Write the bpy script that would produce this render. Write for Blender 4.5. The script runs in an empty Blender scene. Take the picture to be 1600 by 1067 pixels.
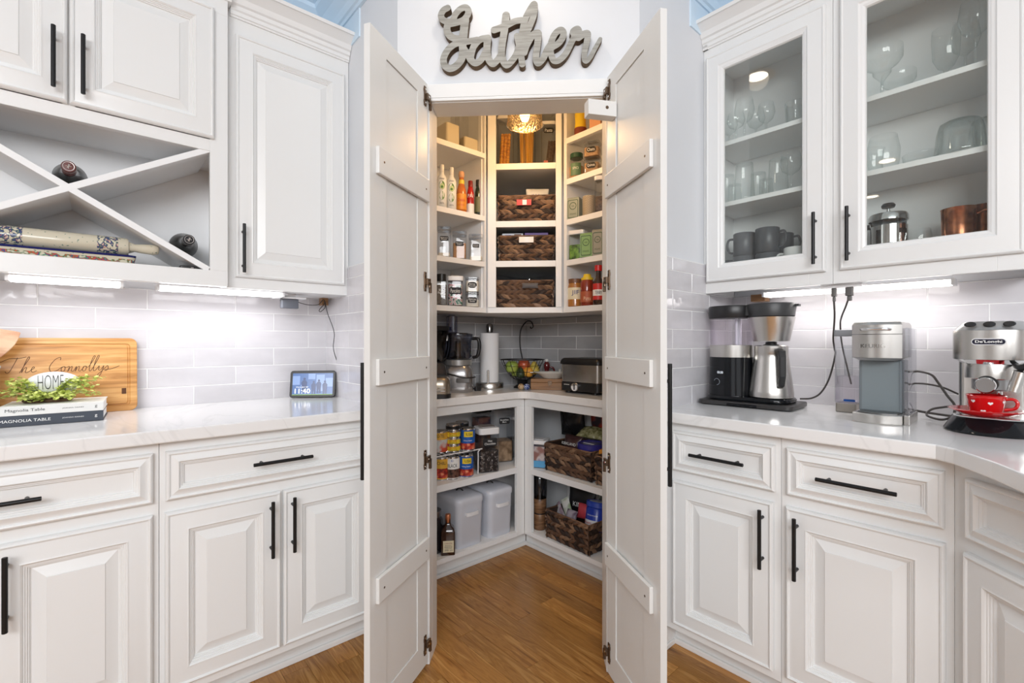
import bpy, math, random
import numpy as np
from mathutils import Matrix, Vector
random.seed(7)
PI = math.pi
# ---------------------------------------------------------------- camera, world, exposure
SC = bpy.context.scene
COL = SC.collection
H = 1.168; FPX = 740.0; YAW = math.radians(3.6)
cam_d = bpy.data.cameras.new('camera'); cam = bpy.data.objects.new('camera', cam_d); COL.objects.link(cam)
cam.location = (0, 0, H); cam.rotation_euler = (PI/2, 0, YAW)
cam_d.sensor_width = 36; cam_d.lens = FPX/1600*36; cam_d.clip_start = 0.05
SC.camera = cam
W = bpy.data.worlds.new('world'); SC.world = W; W.use_nodes = True
bg = W.node_tree.nodes['Background']; bg.inputs[0].default_value = (0.96, 0.975, 1.0, 1); bg.inputs[1].default_value = 1.38
SC.view_settings.view_transform = 'Standard'; SC.view_settings.look = 'None'
SC.view_settings.gamma = 1; SC.view_settings.use_curve_mapping = False
SC.view_settings.exposure = -0.12
SC.cycles.transparent_max_bounces = 32
def area(name, loc, rot, sx, sy, power, color):
    d = bpy.data.lights.new(name, 'AREA'); d.shape = 'RECTANGLE'; d.size = sx; d.size_y = sy; d.energy = power; d.color = color
    o = bpy.data.objects.new(name, d); COL.objects.link(o); o.location = loc; o.rotation_euler = rot; return o
# soft daylight from the room's windows behind the camera
area('window_light', (0.2, -2.3, 2.25), (math.radians(68), 0, 0), 2.6, 0.9, 105, (0.98, 0.985, 1.0))
P_UNDER_L = 1.45; P_UNDER_R = .85; P_PENDANT = 6.0; P_CAN = 7.0

# ---------------------------------------------------------------- frames of the two runs and the pantry wall
q = math.sqrt(.5)
FR = {'L': ((q, q), (-q, q), PI/4), 'R': ((q, -q), (q, q), -PI/4), 'P': ((1, 0), (0, 1), 0.0)}
def W3(f, x, d, z):
    X, N, _ = FR[f]; return Vector((x*X[0]+d*N[0], x*X[1]+d*N[1], z))
def ray(px, py):
    a = (px-800)/FPX
    return (math.cos(YAW)*a-math.sin(YAW), math.sin(YAW)*a+math.cos(YAW), (533.5-py)/FPX)
def un(f, px, py, d):                      # point of a wall-parallel plane seen at a pixel -> (x, z)
    r = ray(px, py); X, N, _ = FR[f]; t = d/(r[0]*N[0]+r[1]*N[1])
    return t*(r[0]*X[0]+r[1]*X[1]), H+t*r[2]
def ux(f, px, d): return un(f, px, 533, d)[0]
def mpp(f, px, d):                         # metres per pixel there
    r = ray(px, 533); X, N, _ = FR[f]; return d/(r[0]*N[0]+r[1]*N[1])/FPX
def world_at(px, D, z): r = ray(px, 533); return Vector((r[0]*D, r[1]*D, z))

# ---------------------------------------------------------------- materials
MAT = {}
def nt(m): return m.node_tree.nodes, m.node_tree.links
def mat(name, c, rough=.5, metal=0, **k):
    if name in MAT: return MAT[name]
    m = bpy.data.materials.new(name); m.use_nodes = True; N, L = nt(m); b = N['Principled BSDF']
    b.inputs['Base Color'].default_value = (*c, 1); b.inputs['Roughness'].default_value = rough; b.inputs['Metallic'].default_value = metal
    for kk, v in k.items():
        if kk == 'coat': b.inputs['Coat Weight'].default_value = v; b.inputs['Coat Roughness'].default_value = .05
        if kk == 'trans': b.inputs['Transmission Weight'].default_value = v
        if kk == 'emit': b.inputs['Emission Color'].default_value = (*v[0], 1); b.inputs['Emission Strength'].default_value = v[1]
        if kk == 'sss': b.inputs['Subsurface Weight'].default_value = v; b.inputs['Subsurface Radius'].default_value = (.01, .01, .01)
        if kk == 'aniso': b.inputs['Anisotropic'].default_value = v
    MAT[name] = m; return m
def noise_bump(m, scale, strength, dist=.001, sc=(1, 1, 1), detail=3):
    N, L = nt(m); b = N['Principled BSDF']
    tc = N.new('ShaderNodeTexCoord'); mp = N.new('ShaderNodeMapping'); mp.inputs[3].default_value = sc
    n = N.new('ShaderNodeTexNoise'); n.inputs['Scale'].default_value = scale; n.inputs['Detail'].default_value = detail
    bu = N.new('ShaderNodeBump'); bu.inputs['Strength'].default_value = strength; bu.inputs['Distance'].default_value = dist
    L.new(tc.outputs['Object'], mp.inputs[0]); L.new(mp.outputs[0], n.inputs[0]); L.new(n.outputs[0], bu.inputs['Height']); L.new(bu.outputs[0], b.inputs['Normal'])
    return n
def ramp_mat(name, stops, scale, sc=(1, 1, 1), rough=.5, metal=0, detail=6, dist=0, bump=0, rnd=0.0, **k):
    """noise-driven colour; rnd shifts the pattern and the tone per object"""
    if name in MAT: return MAT[name]
    m = mat(name, stops[0][1], rough, metal, **k); N, L = nt(m); b = N['Principled BSDF']
    tc = N.new('ShaderNodeTexCoord'); mp = N.new('ShaderNodeMapping'); mp.inputs[3].default_value = sc
    n = N.new('ShaderNodeTexNoise'); n.inputs['Scale'].default_value = scale; n.inputs['Detail'].default_value = detail; n.inputs['Distortion'].default_value = dist
    r = N.new('ShaderNodeValToRGB'); e = r.color_ramp.elements
    while len(e) < len(stops): e.new(.5)
    for i, (p, c) in enumerate(stops): e[i].position = p; e[i].color = (*c, 1)
    L.new(tc.outputs['Object'], mp.inputs[0]); L.new(mp.outputs[0], n.inputs[0]); L.new(n.outputs[0], r.inputs[0])
    out = r.outputs[0]
    if rnd:
        oi = N.new('ShaderNodeObjectInfo'); mu = N.new('ShaderNodeMath'); mu.operation = 'MULTIPLY'; mu.inputs[1].default_value = 37
        cm = N.new('ShaderNodeCombineXYZ'); L.new(oi.outputs['Random'], mu.inputs[0]); L.new(mu.outputs[0], cm.inputs[0]); L.new(mu.outputs[0], cm.inputs[1]); L.new(cm.outputs[0], mp.inputs[1])
        hs = N.new('ShaderNodeHueSaturation'); mr = N.new('ShaderNodeMapRange'); mr.inputs[3].default_value = 1-rnd; mr.inputs[4].default_value = 1+rnd
        L.new(oi.outputs['Random'], mr.inputs[0]); L.new(mr.outputs[0], hs.inputs['Value']); L.new(out, hs.inputs['Color']); out = hs.outputs[0]
    L.new(out, b.inputs['Base Color'])
    if bump:
        bu = N.new('ShaderNodeBump'); bu.inputs['Strength'].default_value = bump; bu.inputs['Distance'].default_value = .001
        L.new(n.outputs[0], bu.inputs['Height']); L.new(bu.outputs[0], b.inputs['Normal'])
    return m
def thin_glass(name, tint=(1, 1, 1), base=.04, edge=.75, edge_tint=None, pw=2.5):
    """glass wall a millimetre or two thick: lets light straight through, reflects by angle"""
    if name in MAT: return MAT[name]
    m = bpy.data.materials.new(name); m.use_nodes = True; N, L = nt(m)
    N.remove(N['Principled BSDF']); out = N['Material Output']
    lw = N.new('ShaderNodeLayerWeight'); lw.inputs[0].default_value = .5
    pwn = N.new('ShaderNodeMath'); pwn.operation = 'POWER'; pwn.inputs[1].default_value = pw
    mr = N.new('ShaderNodeMapRange'); mr.inputs[3].default_value = base; mr.inputs[4].default_value = edge
    tr = N.new('ShaderNodeBsdfTransparent'); tr.inputs[0].default_value = (*tint, 1)
    if edge_tint:
        mc = N.new('ShaderNodeMix'); mc.data_type = 'RGBA'; mc.inputs[6].default_value = (*tint, 1); mc.inputs[7].default_value = (*edge_tint, 1)
        L.new(pwn.outputs[0], mc.inputs[0]); L.new(mc.outputs[2], tr.inputs[0])
    gl = N.new('ShaderNodeBsdfGlossy'); gl.inputs['Roughness'].default_value = .02
    mx = N.new('ShaderNodeMixShader')
    L.new(lw.outputs['Facing'], pwn.inputs[0]); L.new(pwn.outputs[0], mr.inputs[0]); L.new(mr.outputs[0], mx.inputs[0]); L.new(tr.outputs[0], mx.inputs[1]); L.new(gl.outputs[0], mx.inputs[2]); L.new(mx.outputs[0], out.inputs[0])
    MAT[name] = m; return m
WHITE = mat('white_lacquer', (.84, .845, .84), .32)
noise_bump(WHITE, 260, .05)
DOORW = mat('white_door_paint', (.77, .77, .755), .38); noise_bump(DOORW, 120, .12, sc=(1, 1, .2))
INNER = mat('shelf_interior_white', (.87, .875, .88), .5)
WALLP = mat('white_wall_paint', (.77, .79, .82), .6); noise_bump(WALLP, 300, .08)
BLUECAST = mat('blue_light_cast_paint', (.70, .85, .98), .6)  # bluish window light put into the colour of ceiling, crown and upper wall
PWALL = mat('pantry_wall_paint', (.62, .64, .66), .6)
QUARTZ = ramp_mat('white_quartz', [(.0, (.86, .86, .86)), (.49, (.86, .855, .85)), (.5, (.80, .795, .79)), (.51, (.86, .855, .85)), (1, (.88, .88, .88))], 1.6, (1, .45, 1), .12, detail=7, dist=1.2)
GROUT = mat('white_grout', (.86, .86, .86), .8)
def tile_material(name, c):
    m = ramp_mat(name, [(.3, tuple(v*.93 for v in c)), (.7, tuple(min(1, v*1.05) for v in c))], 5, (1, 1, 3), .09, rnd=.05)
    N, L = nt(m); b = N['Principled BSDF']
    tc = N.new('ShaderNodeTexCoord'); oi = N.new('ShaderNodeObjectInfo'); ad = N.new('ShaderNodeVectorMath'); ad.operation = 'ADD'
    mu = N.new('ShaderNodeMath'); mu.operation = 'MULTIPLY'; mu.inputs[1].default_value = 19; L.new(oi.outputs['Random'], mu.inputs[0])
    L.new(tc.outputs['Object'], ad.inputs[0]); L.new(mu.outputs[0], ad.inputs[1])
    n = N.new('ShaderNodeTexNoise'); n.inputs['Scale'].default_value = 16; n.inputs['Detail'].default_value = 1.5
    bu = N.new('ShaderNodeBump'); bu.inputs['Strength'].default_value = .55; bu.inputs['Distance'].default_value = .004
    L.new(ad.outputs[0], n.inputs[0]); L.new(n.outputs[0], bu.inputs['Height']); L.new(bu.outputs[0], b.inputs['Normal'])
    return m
TILE = tile_material('lilac_grey_glazed_tile', (.665, .65, .675))
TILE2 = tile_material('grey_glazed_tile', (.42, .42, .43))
OAK = ramp_mat('oak_plank', [(.25, (.17, .062, .012)), (.40, (.36, .155, .036)), (.48, (.47, .225, .06)), (.54, (.36, .16, .038)), (.62, (.53, .27, .08)), (.85, (.60, .34, .12))], 2.6, (1.0, 10, 5), .30, detail=10, dist=1.9, bump=.12, rnd=.20)
GAP = mat('dark_floor_gap', (.07, .035, .015), .9)
BLACK = mat('black_metal', (.014, .014, .015), .38, .4)
BPL = mat('black_plastic', (.012, .012, .013), .35)
BGL = mat('black_gloss', (.006, .007, .009), .10)
BGL.node_tree.nodes['Principled BSDF'].inputs['Specular IOR Level'].default_value = .35
STEEL = mat('brushed_steel', (.62, .60, .57), .26, 1, aniso=.5); noise_bump(STEEL, 60, .06, sc=(1, 1, 40))
STEELH = mat('brushed_steel_upright_grain', (.60, .58, .55), .24, 1); noise_bump(STEELH, 50, .05, sc=(40, 40, .6))
CHROME = mat('chrome', (.78, .78, .78), .07, 1)
BRONZE = mat('bronze_hinge', (.16, .11, .075), .35, .9)
DGREY = mat('slate_grey_plastic', (.16, .185, .20), .35)
GREYP = mat('mid_grey_plastic', (.30, .31, .33), .4)
SILVERP = mat('silver_plastic', (.42, .42, .42), .28, .6)
CREAM = mat('cream_ceramic', (.78, .72, .58), .2)
RED = mat('red_glaze', (.62, .006, .008), .08, coat=.8)
WHT = mat('white_plastic', (.82, .82, .83), .3)
WHT2 = mat('grey_white_enamel', (.62, .64, .70), .28)
PAPER = mat('white_paper', (.85, .85, .83), .8)
LABELB = mat('black_label', (.012, .012, .014), .6)
GLASS = thin_glass('clear_glass', (.99, .998, .995), .06, .55, (.86, .91, .90))
PANE = thin_glass('cabinet_pane', (.97, .985, .972), .075, .9, pw=4)
CLEAR = thin_glass('clear_plastic', (.93, .94, .95), .05, .6, (.75, .76, .8))
WATERP = thin_glass('water_tank_plastic', (.985, .975, .988), .05, .4, (.93, .91, .95))
LED = mat('led_strip', (1, 1, 1), .5, emit=((1.0, .98, 1.0), 6))
LEDW = mat('led_strip_warm', (1, 1, 1), .5, emit=((1.0, .95, .92), 6))
WV = [mat('dark_weave', (.028, .014, .009), .6), mat('mid_weave', (.115, .058, .031), .55), mat('tan_weave', (.24, .140, .080), .5)]
WEAVE = ramp_mat('water_hyacinth_weave', [(.3, (.035, .017, .010)), (.5, (.13, .065, .035)), (.65, (.30, .17, .10)), (.85, (.42, .28, .18))], 14, (1, 1, 3), .7, detail=4, bump=.4)
SIGNW = ramp_mat('weathered_grey_board', [(.3, (.24, .235, .21)), (.55, (.36, .355, .33)), (.8, (.45, .445, .42))], 6, (2, 2, 26), .7, detail=8, bump=.3)
SIGNE = ramp_mat('raw_brown_edge', [(.3, (.06, .036, .016)), (.7, (.14, .085, .04))], 20, (1, 1, 4), .8)
TEAK = ramp_mat('teak_board', [(.25, (.36, .15, .035)), (.45, (.60, .29, .085)), (.6, (.72, .40, .14)), (.8, (.80, .54, .26))], 3, (1.2, 1, 17), .35, detail=7, dist=1)
BEECH = ramp_mat('pale_spoon_wood', [(.35, (.52, .25, .14)), (.6, (.78, .52, .34))], 9, (1, 1, 4), .5)
WALNUT = ramp_mat('walnut_grain', [(.35, (.10, .045, .02)), (.6, (.28, .15, .075)), (.8, (.42, .26, .14))], 5, (1, 1, 9), .4, dist=2)
BOXWOOD = ramp_mat('stained_box_wood', [(.3, (.20, .09, .03)), (.7, (.40, .20, .08))], 6, (1, 1, 14), .35)
def col(name, c, r=.4, **k): return mat(name, c, r, **k)

# ---------------------------------------------------------------- mesh builder
class MB:
    def __init__(s): s.v = []; s.f = []; s.m = []
    def add(s, vs, fs, mi=0):
        o = len(s.v); s.v += [tuple(v) for v in vs]; s.f += [tuple(i+o for i in f) for f in fs]; s.m += [mi]*len(fs); return s
    def box(s, x0, x1, y0, y1, z0, z1, mi=0):
        return s.add([(x, y, z) for z in (z0, z1) for y in (y0, y1) for x in (x0, x1)],
                     [(0, 2, 3, 1), (4, 5, 7, 6), (0, 1, 5, 4), (2, 6, 7, 3), (0, 4, 6, 2), (1, 3, 7, 5)], mi)
    def loft(s, rings, cap0=True, cap1=True, mi=0, closed=True):
        n = len(rings[0]); vs = [p for r in rings for p in r]; fs = []
        for i in range(len(rings)-1):
            for j in range(n if closed else n-1):
                k = (j+1) % n; fs.append((i*n+j, i*n+k, (i+1)*n+k, (i+1)*n+j))
        if cap0: fs.append(tuple(reversed(range(n))))
        if cap1: fs.append(tuple((len(rings)-1)*n+j for j in range(n)))
        return s.add(vs, fs, mi)
    def lathe(s, prof, c=(0, 0, 0), seg=24, ax='z', cap0=True, cap1=True, mi=0, sy=1):
        rings = []
        for r, h in prof:
            ring = []
            for j in range(seg):
                a = 2*PI*j/seg; u, w = r*math.cos(a), r*math.sin(a)*sy
                p = {'z': (u, w, h), 'y': (u, h, -w), 'x': (h, u, w)}[ax]; ring.append((c[0]+p[0], c[1]+p[1], c[2]+p[2]))
            rings.append(ring)
        return s.loft(rings, cap0 and prof[0][0] > 1e-6, cap1 and prof[-1][0] > 1e-6, mi)
    def prism(s, poly, a0, a1, ax='z', mi=0):
        def P(u, w, h): return {'z': (u, w, h), 'y': (u, h, w), 'x': (h, u, w)}[ax]
        return s.loft([[P(u, w, a0) for u, w in poly], [P(u, w, a1) for u, w in poly]], mi=mi)
    def tube(s, pts, r, seg=8, mi=0, r1=None):
        pts = [Vector(p) for p in pts]; rings = []; up = None
        for i, p in enumerate(pts):
            t = (pts[min(i+1, len(pts)-1)]-pts[max(i-1, 0)]).normalized()
            if up is None: up = Vector((0, 0, 1)) if abs(t.z) < .9 else Vector((1, 0, 0))
            a = t.cross(up).normalized(); b = a.cross(t).normalized(); up = b
            rr = r if r1 is None else r+(r1-r)*i/(len(pts)-1)
            rings.append([p+(a*math.cos(2*PI*j/seg)+b*math.sin(2*PI*j/seg))*rr for j in range(seg)])
        return s.loft(rings, mi=mi)
    def rbox(s, x0, x1, y0, y1, z0, z1, r, seg=4, mi=0, e=.002):   # rounded in plan, small top and bottom round
        def ring(k, z): return [(x, y, z) for x, y in rrect(x0+k, x1-k, y0+k, y1-k, max(r-k, .0005), seg)]
        return s.loft([ring(e, z0), ring(0, z0+e), ring(0, z1-e), ring(e, z1)], mi=mi)
    def build(s, name, m, parent=None, smooth=None, bevel=0, label=None, kind=None, loc=None, rot=None):
        me = bpy.data.meshes.new(name); me.from_pydata(s.v, [], s.f); me.update()
        ms = m if isinstance(m, (list, tuple)) else [m]
        for x in ms: me.materials.append(x)
        if len(ms) > 1: me.polygons.foreach_set('material_index', s.m)
        if smooth: me.shade_smooth(); me.set_sharp_from_angle(angle=math.radians(smooth))
        o = bpy.data.objects.new(name, me); COL.objects.link(o)
        if parent: o.parent = parent
        if loc is not None: o.location = loc
        if rot is not None: o.rotation_euler = rot
        if bevel:
            b = o.modifiers.new('bevel', 'BEVEL'); b.width = bevel; b.segments = 2; b.limit_method = 'ANGLE'; b.angle_limit = .7
        if label: o['label'] = label
        if kind: o['kind'] = kind
        return o
def rrect(x0, x1, y0, y1, r, seg=4):
    out = []
    for cx, cy, a in ((x1-r, y1-r, 0), (x0+r, y1-r, PI/2), (x0+r, y0+r, PI), (x1-r, y0+r, 1.5*PI)):
        for i in range(seg+1): t = a+PI/2*i/seg; out.append((cx+r*math.cos(t), cy+r*math.sin(t)))
    return out
def crom(pts, n=8):
    P = [np.array(p, float) for p in pts]; P = [2*P[0]-P[1]]+P+[2*P[-1]-P[-2]]; out = []
    for i in range(1, len(P)-2):
        for k in range(n):
            t = k/n; a, b, c, d = P[i-1], P[i], P[i+1], P[i+2]
            out.append(tuple(.5*((2*b)+(c-a)*t+(2*a-5*b+4*c-d)*t*t+(3*b-a-3*c+d)*t**3)))
    out.append(tuple(P[-2])); return out
def thing(name, label, cat, f='P', x=0, d=0, z=0, rot=0, group=None):
    o = bpy.data.objects.new(name, None); COL.objects.link(o); o.empty_display_size = .05
    o.location = W3(f, x, d, z); o.rotation_euler = (0, 0, FR[f][2]+rot); o['label'] = label; o['category'] = cat
    if group: o['group'] = group
    return o
def struct(o): o['kind'] = 'structure'; return o
def sroot(name, f='P'):
    o = bpy.data.objects.new(name, None); COL.objects.link(o); o.rotation_euler = (0, 0, FR[f][2]); o['kind'] = 'structure'; return o
def text(body, parent, m, c, w, h=None, name='lettering', wrap=None, shear=0, size=1, depth=.0004, face='y', bold=0):
    """flat lettering facing -y at c (centre); w = width; wrap = radius of the can it is printed on"""
    cu = bpy.data.curves.new('t', 'FONT'); cu.body = body; cu.size = 1; cu.align_x = 'CENTER'; cu.align_y = 'CENTER'; cu.shear = shear; cu.offset = bold; cu.resolution_u = 3; cu.space_line = .9
    o = bpy.data.objects.new('t', cu); COL.objects.link(o); me = bpy.data.meshes.new_from_object(o); bpy.data.objects.remove(o); bpy.data.curves.remove(cu)
    n = len(me.vertices); co = np.empty(n*3); me.vertices.foreach_get('co', co); co = co.reshape(-1, 3)
    if n == 0: return None
    mn, mx = co.min(0), co.max(0); sx = w/(mx[0]-mn[0]); sz = h/(mx[1]-mn[1]) if h else sx
    x = (co[:, 0]-(mn[0]+mx[0])/2)*sx; z = (co[:, 1]-(mn[1]+mx[1])/2)*sz
    out = np.empty_like(co)
    if wrap:
        a = x/wrap; out[:, 0] = c[0]+(wrap+depth)*np.sin(a); out[:, 1] = c[1]-(wrap+depth)*np.cos(a); out[:, 2] = c[2]+z
    elif face == 'y': out[:, 0] = c[0]+x; out[:, 1] = c[1]-depth; out[:, 2] = c[2]+z
    elif face == 'z': out[:, 0] = c[0]+x; out[:, 1] = c[1]+z; out[:, 2] = c[2]+depth
    me.vertices.foreach_set('co', out.reshape(-1)); me.update(); me.materials.append(m); me.name = name
    t = bpy.data.objects.new(name, me); COL.objects.link(t); t.parent = parent
    return t
def cyl(r, h, z=0, c=(0, 0), e=.001, seg=24):
    return [(r-e, z), (r, z+e), (r, z+h-e), (r-e, z+h)]

# ---------------------------------------------------------------- plan numbers
WL, CL, SL = 2.31, 1.68, .845        # left wall, counter edge, end wall
WR, CR, SR = 2.215, 1.555, .975      # right
YW, YWB, YJ = 1.73, 1.81, 1.69       # diagonal wall front, back, casing front
OX0, OX1, OZ = -.405, .228, 2.035    # pantry opening
PL, PR = 2.26, 2.12                  # pantry walls
CEIL = 2.74
# ---------------------------------------------------------------- shell
fl = sroot('floor', 'R')
MB().box(-5, 5, -5, 4, -.06, -.012).build('subfloor', [GAP], fl)
random.seed(3)
row = 0; d = -1.0; pw = .083
while d < 3.15:
    x = -3.6+random.uniform(0, .6)-.4
    far = d < -.05
    while x < 1.6:
        ln = random.choice((.45, .62, .8, .95, 1.1))*(2 if far else 1)
        if not (x > .9 or x+ln < -3.3):
            MB().box(x+.0006, x+ln-.0006, d+.0006, d+pw-.0006, -.012, random.uniform(-.0004, 0)).build('plank', OAK, fl)
        x += ln
    d += pw
MB().box(.9, 5, -5, 4, -.011, -.001).box(-5, .9, -5, -1.0, -.011, -.001).build('far_floorboards', OAK, fl, kind='stuff')
ce = struct(MB().box(-5, 5, -3.2, 4.2, CEIL, CEIL+.05).build('ceiling', BLUECAST))

def tiles(root, xs0, xs1, y, z0, z1, off, pitch, m=TILE, zp=.0762, row0=0, sgn=-1, th=.007, cutx=None):
    """running-bond tiles, face towards -y*sgn"""
    k = 0; z = z0
    while z < z1-.004:
        o = off[(k+row0) % 2]; n0 = math.floor((xs0-o)/pitch); x = o+n0*pitch
        while x < xs1:
            a, b = max(x+.0011, xs0), min(x+pitch-.0011, xs1)
            if b-a > .006:
                dz = min(z+zp, z1); w = b-a; h = dz-z-.0022
                t = MB(); yb, yf = (0, -th) if sgn < 0 else (0, th); e = .0015
                A = [(-w/2, yb, -h/2), (w/2, yb, -h/2), (w/2, yb, h/2), (-w/2, yb, h/2)]
                B = [(u, yf*.75, v) for u, _, v in A]; C_ = [(-w/2+e, yf, -h/2+e), (w/2-e, yf, -h/2+e), (w/2-e, yf, h/2-e), (-w/2+e, yf, h/2-e)]
                t.loft([A, B, C_], cap0=False); t.build('tile', m, root, loc=((a+b)/2, y, (z+dz)/2))
            x += pitch
        z += zp; k += 1
# left wall
wl = sroot('wall_left', 'L')
MB().box(-2.6, SL+.1, WL, WL+.1, 0, CEIL).build('plaster', WALLP, wl)
MB().box(-1.2, SL, WL-.0088, WL, .90, 1.369).build('grout_bed', GROUT, wl)
tiles(wl, -.75, SL, WL-.003, .911, 1.373, (.003, .153), .3)
MB().box(-2.6, SL, WL-.012, WL, 2.46, CEIL).build('blue_cast_strip', BLUECAST, wl)  # strip added to carry the painted blue light above the cabinets
# right wall
wr = sroot('wall_right', 'R')
MB().box(-SR-.1, 1.6, WR, WR+.1, 0, CEIL).build('plaster', WALLP, wr)
MB().box(-SR, .6, WR-.0088, WR, .90, 1.369).build('grout_bed', GROUT, wr)
tiles(wr, -SR, .33, WR-.003, .911, 1.373, (-.13, -.284), .31)
MB().box(-SR, 1.6, WR-.012, WR, 2.46, CEIL).build('blue_cast_strip', BLUECAST, wr)
# end walls (square to the runs): local x along n of the run
sl = sroot('wall_left_end', 'R')       # R frame d = const is the plane x+y = const -> left end wall
xa, xb = -WL, -(WL-1.0)               # in R frame x = (x-y)/sqrt2 = -n_L
dl = SL
def diagpoint_left(Y): X = SL/q-Y; return X
def diagpoint_right(Y): X = Y-SR/q; return X
XL = diagpoint_left(YW); XR = diagpoint_right(YW)
nLend = (-XL+YW)*q; nRend = (XR+YW)*q
MB().box(-WL-.1, -nLend, SL, SL+.09, 0, CEIL).build('plaster', WALLP, sl)
MB().box(-WL, -nLend, SL-.0088, SL, .90, 1.496).build('grout_bed', GROUT, sl)
tiles(sl, -WL, -nLend-.002, SL-.003, .911, 1.494, (-WL+.13, -WL+.28), .3, sgn=-1)
MB().box(-WL, -1.93, SL-.006, SL, 2.46, CEIL).build('blue_cast_strip', BLUECAST, sl)  # same added strip of painted blue light on the end wall
sr = sroot('wall_right_end', 'L')      # L frame: d = (-x+y)/sqrt2 = SR plane, x = (x+y)/sqrt2 = n_R
MB().box(nRend, WR+.1, SR, SR+.09, 0, CEIL).build('plaster', WALLP, sr)
MB().box(nRend, WR, SR-.0088, SR, .90, 1.496).build('grout_bed', GROUT, sr)
tiles(sr, nRend+.002, WR, SR-.003, .911, 1.494, (WR-.085, WR-.235), .3, sgn=-1)
MB().box(1.83, WR, SR-.006, SR, 2.46, CEIL).build('blue_cast_strip', BLUECAST, sr)
for nm, fr_, x0, x1, s_ in (('baseboard_left', 'R', -WL+.4, -nLend, SL), ('baseboard_right', 'L', nRend, WR-.45, SR)):
    b = sroot(nm, fr_)
    MB().box(x0, x1, s_-.014, s_-.0005, 0, .105).box(x0, x1, s_-.02, s_-.014, 0, .02).build('board', WHITE, b, bevel=.003)
# diagonal wall with opening
wd = sroot('wall_pantry', 'P')
w_ = MB(); w_.box(XL, OX0-.02, YW, YWB, 0, CEIL); w_.box(OX1+.02, XR, YW, YWB, 0, CEIL); w_.box(OX0-.02, OX1+.02, YW, YWB, 2.06, CEIL)
w_.build('plaster', WALLP, wd)
tr = sroot('trim_1', 'P')
MB().box(OX0-.045, OX1+.045, YJ, YW, 2.048, 2.098).build('header_casing', WHITE, tr, bevel=.002)
MB().box(OX0+.0005, OX1-.0005, YJ+.012, YWB-.001, OZ, 2.0475).build('header', WHITE, tr)
for a_, b_, c0 in ((OX0-.045, OX0-.0205, OX0), (OX1+.0205, OX1+.045, OX1)):
    x0, x1 = sorted((a_ if c0 == OX0 else b_, c0))
    MB().box(x0, x1, YJ, YW-.0005, 0, 2.0475).build('casing', WHITE, tr, bevel=.002)
    x0, x1 = (c0-.0195, c0) if c0 == OX0 else (c0, c0+.0195)
    MB().box(x0, x1, YW, YWB-.001, 0, 2.0475).build('jamb', WHITE, tr)
MB().box(OX0+.001, OX1-.001, YJ, YJ+.011, 2.037, 2.0475).build('header_bead', WHITE, tr, bevel=.002)
# pantry shell
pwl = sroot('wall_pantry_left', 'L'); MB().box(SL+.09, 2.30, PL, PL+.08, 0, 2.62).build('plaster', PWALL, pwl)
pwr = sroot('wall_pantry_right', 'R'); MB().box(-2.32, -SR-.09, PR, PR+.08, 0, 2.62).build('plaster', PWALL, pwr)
MB().box(SL+.09, 2.12, PL-.0088, PL, .88, 1.31).build('grout_bed', GROUT, pwl)
MB().box(-2.26, -SR-.09, PR-.0088, PR, .88, 1.31).build('grout_bed', GROUT, pwr)
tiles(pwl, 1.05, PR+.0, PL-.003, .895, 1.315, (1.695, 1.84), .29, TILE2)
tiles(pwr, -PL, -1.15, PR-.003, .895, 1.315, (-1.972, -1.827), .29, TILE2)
cA, cB = (SL+.05)/q, (SR+.05)/q
struct(MB().prism([(cA-YWB, YWB), (YWB-cB, YWB), ((PR/q-cB)/2, (PR/q+cB)/2), ((PR-PL)/q/2, (PR+PL)/q/2), ((cA-PL/q)/2, (cA+PL/q)/2)], 2.56, 2.60).build('ceiling_pantry', WALLP))
# crown at ceiling over the end walls
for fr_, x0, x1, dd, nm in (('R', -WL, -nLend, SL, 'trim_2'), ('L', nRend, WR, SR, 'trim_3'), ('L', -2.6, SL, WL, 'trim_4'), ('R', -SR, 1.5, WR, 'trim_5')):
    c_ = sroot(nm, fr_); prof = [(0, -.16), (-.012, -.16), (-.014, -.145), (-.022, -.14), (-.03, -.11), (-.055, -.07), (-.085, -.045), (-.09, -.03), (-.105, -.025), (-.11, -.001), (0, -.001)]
    MB().prism([(dd+a-.0005, CEIL+b) for a, b in prof], x0+.001, x1-.001, 'x').build('crown', BLUECAST, c_)
# room behind the camera (seen in reflections)
wb = struct(MB().box(-5, -1.9, -3.3, -3.2, 0, CEIL).box(-.2, .6, -3.3, -3.2, 0, CEIL).box(2.6, 5, -3.3, -3.2, 0, CEIL).box(-1.9, 2.6, -3.3, -3.2, 0, .8).box(-1.9, 2.6, -3.3, -3.2, 2.35, CEIL).build('wall_back', WALLP))
struct(MB().box(3.9, 4, -3.2, -1.2, 0, CEIL).build('wall_far_right', WALLP)); struct(MB().box(-4, -3.9, -3.2, -1.2, 0, CEIL).build('wall_far_left', WALLP))

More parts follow.
